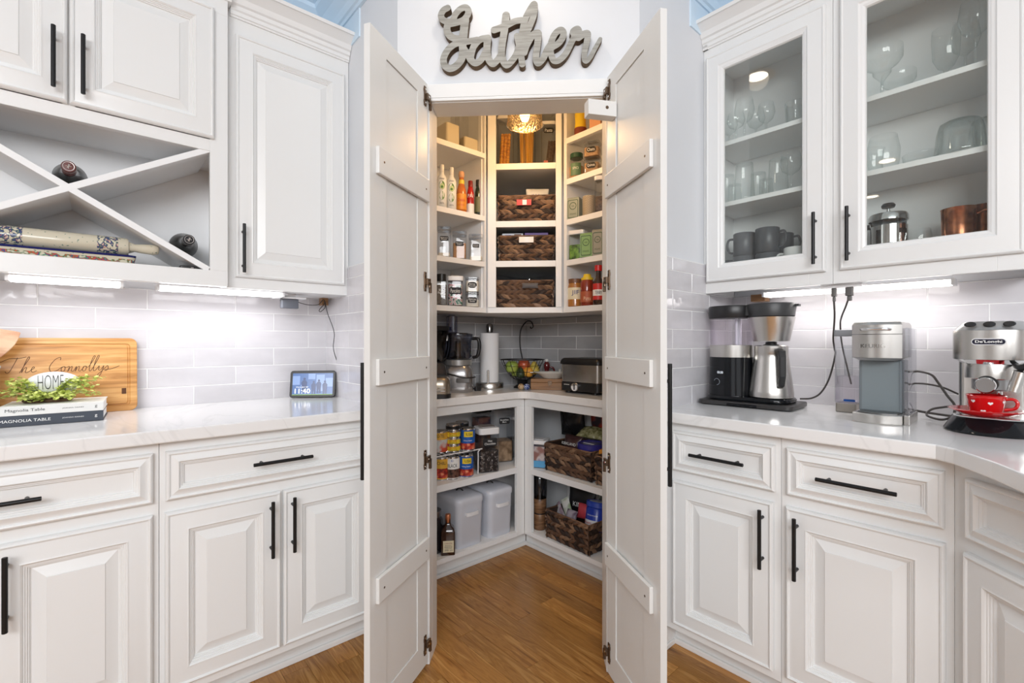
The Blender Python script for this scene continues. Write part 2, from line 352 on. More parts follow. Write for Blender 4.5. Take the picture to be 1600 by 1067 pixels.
# ---------------------------------------------------------------- cabinet doors
RAISED = [(0, .0), (0, .012), (.003, .0170), (.0065, .0195), (.010, .0180), (.0115, .0140), (.016, .0150), (.040, .0185), (.052, .0205), (.0565, .0225), (.060, .0195), (.0615, .0160), (.0640, .0160), (.0652, .0130), (.0680, .0130), (.0692, .0095), (.0720, .0090), (.0732, .004), (.0765, .004), (.103, .0140), (.1045, .0165)]
DRAW = [(0, .0), (0, .012), (.003, .0170), (.0065, .0195), (.010, .0180), (.0115, .0140), (.015, .0150), (.026, .0205), (.0305, .0230), (.034, .0195), (.0355, .0160), (.0385, .0155), (.0400, .0115), (.0435, .0110), (.0450, .0050)]
GLAZE = [(0, .0), (0, .012), (.003, .0165), (.006, .0185), (.009, .0175), (.0105, .0155), (.016, .0165), (.050, .0205), (.054, .0215), (.057, .0190), (.060, .0175), (.064, .0165), (.067, .0145), (.072, .013), (.075, .006), (.075, .0)]
def panel(w, h, prof, hole=False):
    m = MB(); rings = []
    for i, t in prof: rings.append([(i, -t, i), (w-i, -t, i), (w-i, -t, h-i), (i, -t, h-i)])
    m.loft(rings, cap0=not hole, cap1=not hole)
    if hole:
        n = 4; a = len(prof)-1
        for j in range(4): k = (j+1) % 4; m.f.append((j, k, a*4+k, a*4+j)[::-1]); m.m.append(0)
    return m
def handle(parent, x, z, horiz=False, L=.184, y=-.0215, name='handle', m=BLACK):
    h = MB(); r = .0058; out = y-.026
    if horiz:
        h.lathe([(r*.8, -L/2), (r, -L/2+.001), (r, L/2-.001), (r*.8, L/2)], (x, out, z), 12, 'x')
        for s in (-1, 1): h.lathe([(.0048, 0), (.0048, 1)], (0, 0, 0), 10, 'y'); v = h.v[-20:]; h.v[-20:] = [(a+x+s*L*.35, y+.002+(out-y-.002)*b, c+z) for a, b, c in v]
    else:
        h.lathe([(r*.8, -L/2), (r, -L/2+.001), (r, L/2-.001), (r*.8, L/2)], (x, out, z), 12, 'z')
        for s in (-1, 1): h.lathe([(.0048, 0), (.0048, 1)], (0, 0, 0), 10, 'y'); v = h.v[-20:]; h.v[-20:] = [(a+x, y+.002+(out-y-.002)*b, c+z+s*L*.35) for a, b, c in v]
    return h.build(name, m, parent, smooth=40)
def door(root, x0, x1, z0, z1, y, prof=RAISED, hx=None, hz=None, horiz=False, name='door', glass=False, L=.184, ox=0, oz=0):
    """y = plane of the door's back face in the cabinet's frame"""
    o = panel(x1-x0, z1-z0, prof, glass).build(name, WHITE, root, smooth=20, loc=(x0-ox, y, z0-oz))
    if glass: MB().box(.074, x1-x0-.074, -.007, -.003, .074, z1-z0-.074).build('glass_pane', PANE, o)
    if hx is not None: handle(o, hx-x0, hz-z0, horiz, L)
    return o
def base_unit(f, label, x0, x1, fd, drawers, doors, depth, left_toe=True, ztop=.875):
    """fd = plane of face frame"""
    r = thing('base_cabinet', label, 'cabinet', f, x0, fd, 0)
    w = x1-x0
    MB().box(.001, w-.001, .02, depth, .112, ztop).build('carcass', WHITE, r)
    MB().box(0, w, .0, .02, .112, ztop).build('face_frame', WHITE, r, bevel=.001)
    MB().box(0, w, .10, .115, 0.0, .112).box(0, w, .088, .10, 0, .022).build('toe_kick', WHITE, r, bevel=.004)
    for a, b in drawers: door(r, a-x0, b-x0, .701, .845, -.0005, DRAW, (a+b)/2-x0, .774, True, 'drawer')
    for a, b, hx in doors: door(r, a-x0, b-x0, .142, .666, -.0005, RAISED, hx-x0, .553)
    return r
FL_ = CL+.04; FRR = CR+.04
base_unit('L', 'white base cabinet at the left edge of the picture, under the stacked books', -.52, .141, FL_, [(-.51, .127)], [(-.51, -.204, -.237), (-.196, .126, -.163)], WL-FL_-.002)
base_unit('L', 'white base cabinet with two doors beneath the smart display, beside the left pantry door', .142, SL-.001, FL_, [(.156, .787)], [(.154, .470, .437), (.478, .794, .504)], WL-FL_-.002)
base_unit('R', 'white base cabinet with one narrow door below the black drip coffee maker', -SR+.001, -.549, FRR, [(-.909, -.563)], [(-.909, -.568, -.595)], WR-FRR-.002)
base_unit('R', 'white base cabinet with one wide door below the steel pod coffee machine', -.548, -.155, FRR, [(-.530, -.172)], [(-.532, -.170, -.498)], WR-FRR-.002)
# angled unit at the right edge of the frame
ar = thing('base_cabinet', 'angled white base cabinet at the right edge of the picture, below the espresso machine', 'cabinet', 'R', -.154, FRR, 0, -PI/4)
MB().prism([(0, .0), (.60, 0), (.60, .60), (.43, .43), (0.02, .02)], .112, .875).build('carcass', WHITE, ar)
MB().prism([(0, .10), (.60, .10), (.60, .115), (0.0, .115)], 0, .112).build('toe_kick', WHITE, ar)
door(ar, .045, .50, .700, .845, -.0005, DRAW, .40, .774, True, 'drawer')
door(ar, .040, .50, .142, .666, -.0005, RAISED, .46, .553)
# ---------------------------------------------------------------- countertops
def slab(name, label, f, poly, z0, z1, m=QUARTZ, r=.004):
    t = MB().prism(poly, z0, z1).build(name, m, bevel=r); t.location = (0, 0, 0); t.rotation_euler = (0, 0, FR[f][2])
    t['label'] = label; t['category'] = 'countertop'; return t
g_ = .004
slab('countertop', 'white veined quartz countertop of the left run, under the cutting board and smart display', 'L', [(-1.2, CL), (SL-g_, CL), (SL-g_, WL-.011), (-1.2, WL-.011)], .876, .914)
slab('countertop', 'white veined quartz countertop of the right run, under the coffee machines', 'R', [(-SR+g_, CR), (-.185, CR), (-.150, 1.528), (-.125, 1.492), (-.08, 1.425), (-.032, 1.334), (.10, 1.10), (.60, 1.5), (.60, WR-.011), (-SR+g_, WR-.011)], .876, .914)

# ---------------------------------------------------------------- upper cabinets
HB = 1.371
def crown_piece(r, x0, x1, y, z=2.40, ret=False, ret0=False):
    prof = [(.0, 0), (-.006, 0), (-.008, .006), (-.012, .008), (-.012, .022), (-.018, .026), (-.020, .040), (-.028, .044), (-.036, .062), (-.060, .082), (-.068, .086), (-.074, .086), (-.078, .098), (0, .098)]
    m = MB().prism([(y+a, z+b) for a, b in prof], x0, x1, 'x')
    m.build('crown_moulding', WHITE, r, smooth=25)
# wine cabinet
DU = 2.01
wc = thing('wall_cabinet', 'white wall cabinet with two doors over an open X-shaped wine rack, left edge', 'cabinet', 'L', -.505, DU, HB)
w = .505+.370
def B(x): return x+.505
fm = MB(); z = lambda a: a-HB
fm.box(0, w, 0, .02, z(1.371), z(1.427)); fm.box(B(-.435), B(.314), 0, .02, z(1.858), z(1.900)); fm.box(0, w, 0, .02, z(2.368), z(2.44))
fm.box(0, B(-.435), 0, .02, z(1.427), z(2.368)); fm.box(B(.314), w, 0, .02, z(1.427), z(2.368)); fm.box(B(-.075), B(-.045), .0, .02, z(1.9), z(2.368))
fm.build('face_frame', WHITE, wc, bevel=.001)
cm = MB(); dp = WL-DU-.002
cm.box(0, .015, .02, dp, 0, z(2.44)); cm.box(w-.015, w, .02, dp, 0, z(2.44)); cm.box(.015, w-.015, .02, dp, z(1.409), z(1.427)); cm.box(.015, w-.015, .02, dp, z(1.870), z(1.888)); cm.box(.015, w-.015, dp-.01, dp, z(1.427), z(1.87)); cm.box(.015, w-.015, .02, dp, z(2.42), z(2.44)); cm.box(0.015, w-.015, .02, .04, 0, z(1.409))
cm.build('carcass', INNER, wc)
# X divider
x0, x1, z0, z1 = B(-.435), B(.314), z(1.427), z(1.866); cx, cz = (x0+x1)/2, (z0+z1)/2
for sgn in (1, -1):
    a = math.atan2((z1-z0)*sgn, x1-x0); th = .010; nx, nz = -math.sin(a)*th, math.cos(a)*th
    zz0, zz1 = (z0, z1) if sgn > 0 else (z1, z0)
    e = .012
    dx, dz = math.cos(a), math.sin(a); Lh = math.hypot(x1-x0, z1-z0)/2-.004
    segs = [(-Lh, Lh)]
    for s0, s1 in segs:
        MB().prism([(cx+dx*s0+nx, cz+dz*s0+nz), (cx+dx*s0-nx, cz+dz*s0-nz), (cx+dx*s1-nx, cz+dz*s1-nz), (cx+dx*s1+nx, cz+dz*s1+nz)], .003 if sgn > 0 else .0036, dp-.012, 'y').build('divider', INNER, wc, bevel=.001)
door(wc, B(-.440), B(-.0625), z(1.902), z(2.375), -.0005, RAISED, B(-.092), z(2.02))
door(wc, B(-.0575), B(.325), z(1.902), z(2.375), -.0005, RAISED, B(-.026), z(2.02))
crown_piece(wc, 0, w+.012, -.0, z(2.425)); MB().box(w, w+.012, .0, .04, z(2.425), z(2.52)).build('crown_return', WHITE, wc)
# narrow cabinet
DN = 2.05
nc = thing('wall_cabinet', 'narrow tall white wall cabinet with one door between wine rack and pantry', 'cabinet', 'L', .371, DN, HB)
w = SL-.371-.002
MB().box(.0, w, .02, WL-DN-.002, 0, z(2.44)).build('carcass', WHITE, nc)
MB().box(0, w, 0, .02, 0, z(2.44)).build('face_frame', WHITE, nc, bevel=.001)
door(nc, .030, w-.022, z(1.414), z(2.335), -.0005, RAISED, .052, z(1.520))
crown_piece(nc, 0.013, w, 0, z(2.398))
# right glazed cabinets
DR = 1.95
ZS = [1.42, 1.748, 2.00]
for (x0, x1, da, db, hx, lab) in ((-SR+.001, -.504, -.958, -.523, -.551, 'white wall cabinet with glazed door showing grey mugs and tumblers, above the drip coffee maker'),
                                  (-.503, -.03, -.480, -.044, -.452, 'white wall cabinet with glazed door showing a coffee press and copper mugs, right edge')):
    r = thing('wall_cabinet', lab, 'cabinet', 'R', x0, DR, HB); w = x1-x0; dp = WR-DR-.002
    cm = MB(); cm.box(0, .015, .02, dp, 0, z(2.44)); cm.box(w-.015, w, .02, dp, 0, z(2.44)); cm.box(.015, w-.015, .02, dp, z(ZS[0])-.018, z(ZS[0])); cm.box(.015, w-.015, .02, dp, z(2.37), z(2.39)); cm.box(.015, w-.015, dp-.008, dp, z(ZS[0]), z(2.37))
    cm.build('carcass', INNER, r)
    for s in ZS[1:]: MB().box(.016, w-.016, .022, dp-.009, z(s)-.018, z(s)).build('shelf', INNER, r, bevel=.001)
    a, b = da-x0+.055, db-x0-.055
    f_ = MB(); f_.box(0, a, 0, .02, 0, z(2.44)); f_.box(b, w, 0, .02, 0, z(2.44)); f_.box(a, b, 0, .02, 0, z(1.455)); f_.box(a, b, 0, .02, z(2.31), z(2.44)); f_.build('face_frame', WHITE, r, bevel=.001)
    door(r, da-x0, db-x0, z(1.416), z(2.362), -.0005, GLAZE, hx-x0, z(1.533), glass=True)
    crown_piece(r, 0, w, 0, z(2.402))
    if x0 < -.6:
        MB().box(0, .02, -.012, 0, z(2.402), z(2.42)).build('crown_return', WHITE, r)
# ---------------------------------------------------------------- under-cabinet lights
def light_bar(f, label, x0, x1, d, m, power, colr):
    L_ = x1-x0; r = thing('under_cabinet_light', label, 'light', f, (x0+x1)/2, d, HB-.0205)
    MB().box(-L_/2, L_/2, -.036, .036, .0165, .020).box(-L_/2, -L_/2+.008, -.036, .036, 0, .0165).box(L_/2-.008, L_/2, -.036, .036, 0, .0165).build('housing', WHT, r)
    MB().box(-L_/2+.0085, L_/2-.0085, -.034, .034, 0.001, .016).build('diffuser', m, r, bevel=.003)
    a = area('bar_light', (0, 0, -.004), (0, 0, 0), L_-.03, .05, power*L_, colr); a.parent = r
light_bar('L', 'glowing white light bar under the wine rack cabinet, left of the two', -.200, .073, 2.085, LED, P_UNDER_L, (.97, .97, 1.0))
light_bar('L', 'glowing white light bar under the narrow cabinet, nearer the pantry', .165, .585, 2.11, LED, P_UNDER_L, (.97, .97, 1.0))
light_bar('R', 'long glowing light bar under the glazed cabinets on the right', -.78, -.200, 2.09, LEDW, P_UNDER_R, (1.0, .95, .93))
MB().box(-.86, -.803, 2.145, 2.20, HB-.03, HB-.0005).build('nail_block', BOXWOOD).rotation_euler = (0, 0, -PI/4)
o = bpy.data.objects['nail_block']; o.name = 'wood_block'; o['label'] = 'small bare brown wood block under the glazed cabinet, by the end wall'; o['category'] = 'block'

# ================================================================ PANTRY
DH = 2.067
def pantry_door(label, hx, hy, fx, fy, inner, zb=.02):
    """inner = +1 when the face turned to the opening lies on local +y"""
    r = thing('pantry_door', label, 'door', 'P', hx, hy, zb, math.atan2(fy-hy, fx-hx)); Wd = math.hypot(fx-hx, fy-hy); s = inner
    def bx(m, x0, x1, ya, yb, z0, z1): a, b = sorted((ya*s, yb*s)); m.box(x0, x1, a, b, z0, z1); return m
    a, b = .068, .26
    m = MB(); bx(m, 0, Wd, -.020, -.006, 0, DH)
    bx(m, 0, a, -.006, 0, 0, DH); bx(m, b, Wd, -.006, 0, 0, DH); bx(m, a, b, -.006, 0, 0, .085); bx(m, a, b, -.006, 0, DH-.057, DH)
    m.build('door_slab', DOORW, r)
    m = MB(); bx(m, a+.002, b-.002, -.006, -.003, .087, DH-.059); m.build('inset_panel', DOORW, r, bevel=.001)
    for z0, z1 in ((1.642, 1.722), (1.018, 1.096), (.377, .453)):
        m = MB(); bx(m, .004, .318, .0003, .0125, z0, z1); o = m.build('batten', DOORW, r, bevel=.0025)
        m = MB()
        for xx in (.03, .29): m.lathe([(.0001, 0), (.0035, 0), (.0035, .0006), (.0001, .0006)], (0, 0, 0), 8, 'y'); n = 32; v = m.v[-n:]; m.v[-n:] = [(p[0]+xx, s*(.0126+p[1]), p[2]+(z0+z1)/2) for p in v]
        m.build('screw', BRONZE, o)
    # long pull on the outer face
    h = MB(); y = -(.020+.03)*s; x = Wd-.035
    h.lathe([(.005, 0), (.0062, .001), (.0062, .349), (.005, .35)], (x, y, .735), 12)
    for zz in (.735+.05, .735+.30): h.tube([(x, -.020*s, zz), (x, y, zz)], .005, 8)
    h.build('handle', BLACK, r, smooth=40)
    for zz in (2.035, 1.38, .75, .095):
        zz -= zb; hm = MB()
        bx(hm, .012, .026, .0003, .004, zz-.034, zz+.034); bx(hm, .0095, .0285, .0004, .003, zz-.026, zz-.014); bx(hm, .0095, .0285, .0004, .003, zz+.014, zz+.026)
        bx(hm, -.004, .018, .003, .012, zz-.011, zz+.011)
        hm.tube([(-.004, .008*s, zz-.02), (-.004, .008*s, zz+.012)], .0045, 8)
        bx(hm, -.016, -.006, .002, .010, zz-.038, zz-.002)
        hb = hm.build('hinge', BRONZE, r, bevel=.0008)
        sc = MB()
        for k in (-.024, .024): sc.tube([(.019, .004*s, zz+k), (.019, .0052*s, zz+k)], .0035, 8)
        sc.tube([(.007, .012*s, zz), (.007, .0135*s, zz)], .004, 8); sc.build('screw', CHROME, hb)
    return r
ld = pantry_door('tall white pantry door standing open on the left, with three battens', OX0-.0035, 1.6697, -.494, 1.3355, 1)
rd = pantry_door('tall white pantry door standing open on the right, with a stop block near its top', OX1-.0005, 1.6675, .326, 1.327, -1)
# stop block screwed to the right door
sb = MB().box(.040, .078, -.100, -.0004, 1.895, 1.945).build('stop_block', DOORW, rd, bevel=.0015)
MB().lathe([(.0001, 0), (.0055, 0), (.0055, .0012), (.0001, .0012)], (0, 0, 0), 10, 'x').build('screw', BRONZE, sb, loc=(.0782, -.035, 1.922))

# ---- shelving of the pantry
def punit(name, label, f): return thing(name, label, 'shelving', f, 0, 0, 0)
E1 = .0015
X0 = SL+.092
ul = punit('shelf_unit', 'white upper pantry shelves on the left, holding oils and lidded containers', 'L')
MB().box(1.528, 1.538, 1.95, PL-.004, 1.345, 2.54).box(1.522, 1.528, 1.97, PL-.004, 1.345, 2.54).build('side_panel', INNER, ul)
MB().box(X0, 1.5215, PL-.008, PL-.004, 1.346, 2.54).build('back_panel', INNER, ul)
for zt in (2.150, 1.823, 1.584): MB().box(X0, 1.5215, 1.951, PL-.009, zt-.012, zt).box(X0, 1.5275, 1.948, 1.968, zt-.026, zt).build('shelf', INNER, ul)
MB().box(X0, 1.537, 1.948, PL-.004, 1.318, 1.3445).build('bottom_shelf', INNER, ul)
uc = punit('shelf_unit', 'white upper corner shelves at the back of the pantry, holding three woven baskets', 'P')
A_, B_ = (-.281, 2.46), (.102, 2.46); Cc, Dd, Ee = (.316, 2.674), (-.099, 3.088), (-.505, 2.684)
PENT = [A_, B_, Cc, Dd, Ee]
def pent(ins):
    return [(A_[0]+ins, 2.462), (B_[0]-ins, 2.462), (Cc[0]-ins*1.2, Cc[1]), (Dd[0], Dd[1]-ins), (Ee[0]+ins*1.2, Ee[1])]
for zt in (2.093, 1.794, 1.587): MB().prism(pent(.02), zt-.014, zt).box(-.2375, .0715, 2.456, 2.480, zt-.031, zt).build('shelf', INNER, uc)
MB().prism(PENT, 1.317, 1.3455).build('bottom_shelf', INNER, uc)
MB().box(-.281, -.238, 2.454, 2.474, 1.346, 2.54).build('stile', INNER, uc, bevel=.001); MB().box(.072, .102, 2.454, 2.474, 1.346, 2.54).build('stile', INNER, uc, bevel=.001)
for (p, r_) in ((A_, Ee), (B_, Cc)):
    sx = 1 if p is A_ else -1
    MB().prism([(p[0], 2.475), (r_[0], r_[1]), (r_[0]+sx*.017, r_[1]), (p[0]+sx*.017, 2.475)] if sx > 0 else [(p[0]-.017, 2.475), (r_[0]-.017, r_[1]), (r_[0], r_[1]), (p[0], 2.475)], 1.346, 2.54).build('side_panel', INNER, uc)
ur = punit('shelf_unit', 'white upper pantry shelves on the right, holding jars, tins and sauce bottles', 'R')
MB().box(-1.664, -1.655, 1.825, PR-.004, 1.346, 2.54).box(-1.655, -1.645, 1.826, PR-.004, 1.346, 2.54).build('side_panel', INNER, ur)
MB().box(-1.645, -SR-.095, PR-.008, PR-.004, 1.346, 2.54).build('back_panel', INNER, ur)
for zt in (2.214, 2.003, 1.795, 1.586): MB().box(-1.6445, -SR-.095, 1.825, PR-.009, zt-.012, zt).box(-1.6445, -SR-.095, 1.823, 1.843, zt-.028, zt).build('shelf', INNER, ur)
MB().box(-1.664, -SR-.095, 1.823, PR-.004, 1.317, 1.3455).build('bottom_shelf', INNER, ur)
# lower units
FLp, FRp = 1.92, 1.785
ll = punit('shelf_unit', 'white lower pantry shelves on the left, with cans above two white bins', 'L')
MB().box(X0, FRp-.0005, FLp, FLp+.02, .812, .857).box(1.729, FRp-.0005, FLp, FLp+.02, .105, .812).build('face_frame', WHITE, ll, bevel=.0015)
MB().box(X0, PR-.004, PL-.010, PL-.004, .13, .857).build('back_panel', INNER, ll)
MB().box(X0, PR-.006, FLp+.021, PL-.011, .470, .482).box(X0, 1.7285, FLp, FLp+.0205, .450, .482).build('shelf', INNER, ll)
MB().box(X0, PR-.006, FLp+.021, PL-.011, .112, .1295).box(X0, 1.7285, FLp, FLp+.0205, .105, .1295).build('bottom_shelf', INNER, ll)
MB().box(X0, 1.875, 2.005, 2.02, 0, .1045).box(X0, 1.872, 1.985, 2.0045, 0, .018).build('toe_kick', WHITE, ll, bevel=.003)
lr = punit('shelf_unit', 'white lower pantry shelves on the right, with woven snack baskets', 'R')
MB().box(-FLp+.0005, -SR-.095, FRp, FRp+.02, .812, .857).box(-FLp+.0005, -1.866, FRp, FRp+.02, .105, .812).build('face_frame', WHITE, lr, bevel=.0015)
MB().box(-1.895, -SR-.095, PR-.010, PR-.004, .13, .857).build('back_panel', INNER, lr)
MB().box(-1.9395, -SR-.095, FRp+.021, PR-.011, .463, .475).box(-1.8655, -SR-.095, FRp, FRp+.0205, .444, .475).build('shelf', INNER, lr)
MB().box(-1.9395, -SR-.095, FRp+.021, PR-.011, .112, .1285).box(-1.8655, -SR-.095, FRp, FRp+.0205, .105, .1285).build('bottom_shelf', INNER, lr)
MB().box(-2.004, -SR-.095, 1.875, 1.89, 0, .1045).box(-1.985, -SR-.095, 1.855, 1.8745, 0, .018).build('toe_kick', WHITE, lr, bevel=.003)
# pantry counter, L-shaped with a rounded inner corner (world coordinates)
def LW(x, d): v = W3('L', x, d, 0); return (v.x, v.y)
def RW(x, d): v = W3('R', x, d, 0); return (v.x, v.y)
cl, cr = 1.90, 1.765
pc = [LW(X0, cl), LW(cr-.07, cl)]
for i in range(1, 6):
    t = i/6; a, b, c = Vector(LW(cr-.07, cl)), Vector(LW(cr, cl)), Vector(RW(-cl+.07, cr)); p = a*(1-t)**2+b*2*t*(1-t)+c*t*t; pc.append((p.x, p.y))
pc += [RW(-cl+.07, cr), RW(-SR-.095, cr), RW(-SR-.095, PR-.011), RW(-PL+.011, PR-.011), LW(X0, PL-.011)]
o = MB().prism(pc, .858, .896).build('countertop', QUARTZ, bevel=.003); o['label'] = 'white quartz counter inside the pantry with a rounded inner corner'; o['category'] = 'countertop'

# ---- pendant lamp
pv = world_at(820, 2.15, 2.148)
pt = thing('pendant_light', 'lit pendant lamp with seeded glass shade hanging inside the pantry', 'light', 'P', pv.x, pv.y, pv.z)
SEED = thin_glass('seeded_glass', (1, .93, .78), .22, .6, (.75, .6, .38)); 
N_, L_ = nt(SEED)
vo = N_.new('ShaderNodeTexVoronoi'); vo.inputs['Scale'].default_value = 130; bu = N_.new('ShaderNodeBump'); bu.inputs['Strength'].default_value = .9; bu.inputs['Distance'].default_value = .003
tc = N_.new('ShaderNodeTexCoord'); L_.new(tc.outputs['Object'], vo.inputs['Vector']); L_.new(vo.outputs['Distance'], bu.inputs['Height'])
for n in N_:
    if n.type == 'BSDF_GLOSSY': L_.new(bu.outputs[0], n.inputs['Normal']); n.inputs['Roughness'].default_value = .15; n.inputs['Color'].default_value = (1, .85, .6, 1)
MB().lathe([(.081, 0), (.0815, .004), (.079, .02), (.076, .08), (.072, .13), (.060, .16), (.030, .175)], seg=40, cap0=False, cap1=False).build('shade', SEED, pt, smooth=60)
MB().lathe([(.081, 0), (.083, .001), (.083, .004), (.081, .005), (.079, .003), (.081, 0)], seg=40, cap0=False, cap1=False).build('shade_rim', thin_glass('rim_glass', (1, .95, .85), .35, .9), pt, smooth=60)
MB().lathe([(.018, .10), (.022, .105), (.022, .165), (.032, .176), (.032, .182), (.006, .19), (.004, .412)], seg=20).build('socket', BRONZE, pt, smooth=40)
MB().lathe([(.0001, .016), (.014, .022), (.023, .042), (.022, .066), (.014, .10)], seg=20).build('bulb', mat('bulb_glow', (1, .8, .5), .3, emit=((1, .62, .26), 8)), pt, smooth=60)
ld_ = bpy.data.lights.new('pendant_bulb', 'POINT'); ld_.energy = P_PENDANT; ld_.color = (1, .62, .30); ld_.shadow_soft_size = .03
lo_ = bpy.data.objects.new('pendant_bulb', ld_); COL.objects.link(lo_); lo_.location = (pv.x, pv.y, pv.z-.02)

# ---- the sign over the door
def sign():
    S = 8.536
    A = [([(165,105),(112,135),(78,200),(100,262),(180,290),(235,262),(270,190),(330,125),(400,98),(440,135),(436,190),(380,262),(290,300),(190,322)], 42, 42),
         ([(190,300),(158,360),(165,430),(215,492),(300,518),(380,505)], 46, 46),
         ([(392,300),(378,420),(366,560),(366,700),(345,800),(270,885),(190,912),(125,868),(112,780),(165,670),(260,590),(380,562),(480,545),(560,530)], 52, 40),
         ([(400,270),(385,400),(372,560)], 52, 52),
         ([(690,508),(600,528),(520,610),(488,700),(478,790),(535,842),(610,800),(665,700)], 44, 42),
         ([(380,640),(430,720),(470,800)], 40, 40),
         ([(700,510),(690,640),(705,770),(765,850),(830,800),(870,740)], 48, 42),
         ([(945,205),(935,320),(915,450),(890,620),(890,760),(950,868),(1040,790),(1095,690),(1130,560)], 50, 40),
         ([(785,400),(870,370),(960,335),(1060,285),(1150,268)], 44, 40)]
    B = [([(52,855),(38,760),(20,640),(45,470),(75,310),(120,190),(205,55),(216,120),(200,220),(150,350),(95,480),(40,600)], 42, 40),
         ([(-20,480),(10,600),(40,700)], 40, 40), ([(75,700),(110,600),(190,470),(262,440),(262,520),(245,660),(235,770),(262,842),(330,780),(385,660),(440,580)], 46, 42),
         ([(390,700),(450,630),(530,580),(590,500),(600,430),(560,398),(490,450),(440,560),(430,690),(470,805),(545,800),(630,715),(710,560),(745,480),(728,420),(790,382),(812,440),(775,500),(745,495)], 43, 38),
         ([(800,500),(870,455),(925,450),(912,560),(885,680),(880,780),(905,815),(960,760),(1020,650),(1092,520)], 46, 26)]
    strokes = []
    for (lst, ox) in ((A, 680), (B, 810)):
        for pts, w0, w1 in lst:
            c = crom(pts, 7); n = len(c)
            for i, (x, y) in enumerate(c):
                X, Z = un('P', ox+x/S, y/S, 1.702); strokes.append((X, Z, (w0+(w1-w0)*i/(n-1))/S*.00236, i == 0))
    g = .0018; xs = np.arange(-.40, .25, g); zs = np.arange(2.08, 2.44, g); GX, GZ = np.meshgrid(xs, zs, indexing='ij'); D = np.full(GX.shape, 9.)
    for a, b in zip(strokes[:-1], strokes[1:]):
        if b[3]: continue
        x0, z0, w0, _ = a; x1, z1, w1, _ = b; dx, dz = x1-x0, z1-z0; L2 = dx*dx+dz*dz+1e-12
        t = np.clip(((GX-x0)*dx+(GZ-z0)*dz)/L2, 0, 1); D = np.minimum(D, np.hypot(GX-x0-t*dx, GZ-z0-t*dz)-(w0+(w1-w0)*t))
    yf, yb = 1.702, YW-.0005; verts = {}; V = []; F = []; E = []
    def vid(key, x, z, y):
        k = (key, y)
        if k not in verts: verts[k] = len(V); V.append((x, y, z))
        return verts[k]
    nx, nz = D.shape; ins = D < 0
    cand = np.argwhere(ins[:-1, :-1] | ins[1:, :-1] | ins[:-1, 1:] | ins[1:, 1:])
    for i, j in cand:
        cor = [(i, j), (i+1, j), (i+1, j+1), (i, j+1)]; poly = []
        for k in range(4):
            a, b = cor[k], cor[(k+1) % 4]; da, db = D[a], D[b]
            if da < 0: poly.append((('c', a), xs[a[0]], zs[a[1]], False))
            if (da < 0) != (db < 0):
                t = da/(da-db); poly.append((('e', min(a, b), max(a, b)), xs[a[0]]+(xs[b[0]]-xs[a[0]])*t, zs[a[1]]+(zs[b[1]]-zs[a[1]])*t, True))
        if len(poly) < 3: continue
        F.append(([vid(k, x, z, yf) for k, x, z, e in poly], 0))
        n = len(poly)
        for k in range(n):
            p, r = poly[k], poly[(k+1) % n]
            if p[3] and r[3]: F.append(([vid(p[0], p[1], p[2], yf), vid(p[0], p[1], p[2], yb), vid(r[0], r[1], r[2], yb), vid(r[0], r[1], r[2], yf)], 1))
    o = MB(); o.v = V; o.f = [tuple(a) for a, b in F]; o.m = [b for a, b in F]
    s_ = o.build('word_sign', [SIGNW, SIGNE])
    s_['label'] = 'thick weathered grey wooden script sign reading Gather above the pantry'; s_['category'] = 'sign'
sign()

# ================================================================ SMALL THINGS: builders
def can(label, f, px, d, z, r, h, body, lines, band=None, group=None, cat='can', tcol=None, x=None):
    X = ux(f, px, d) if x is None else x
    t = thing('food_can', label, cat, f, X, d, z, cam_rot(f, X, d), group)
    MB().lathe([(r-.002, 0), (r, .002), (r-.0006, .005), (r-.0006, h-.006), (r, h-.003), (r-.002, h), (r-.004, h-.003), (.0001, h-.003)], seg=28).build('tin', CHROME, t, smooth=40)
    lb = MB().lathe([(r, .006), (r, h-.008)], seg=28, cap0=False, cap1=False).build('paper_label', body, t, smooth=60)
    if band: MB().lathe([(r+.0003, h*band[1]), (r+.0003, h*band[2])], seg=28, cap0=False, cap1=False).build('colour_band', band[0], lb, smooth=60)
    for body_, zz, w, hh, m in lines: text(body_, lb, m, (0, 0, zz*h), w*r, hh*h, wrap=r+.0006)
    return t
def cam_rot(f, x, d):          # turn so that the local -y side looks to the camera
    return math.atan2(-x, d) if True else 0
def rotc(f, px, d): x = ux(f, px, d); return cam_rot(f, x, d)
def tag_label(parent, w, h, y, z, body, wrap=None, shape='plaque', x=0, fs=.6):
    pts = rrect(x-w/2, x+w/2, z-h/2, z+h/2, min(w, h)*(.48 if shape == 'oval' else .22), 5)
    if wrap:
        m = MB(); n = 10
        m.loft([[((wrap+.0006)*math.sin(a), -(wrap+.0006)*math.cos(a), zz) for a in np.linspace(-w/2/wrap, w/2/wrap, n)] for zz in (z-h/2, z-h*.3, z+h*.3, z+h/2)], cap0=False, cap1=False, closed=False)
        o = m.build('tag', LABELB, parent, smooth=60); text(body, o, PAPER, (0, 0, z), w*.78, h*fs, wrap=wrap+.0012)
    else:
        o = MB().prism(pts, y-.0008, y, 'y').build('tag', LABELB, parent); text(body, o, PAPER, (x, y-.0009, z), w*.78, h*fs)
    return o
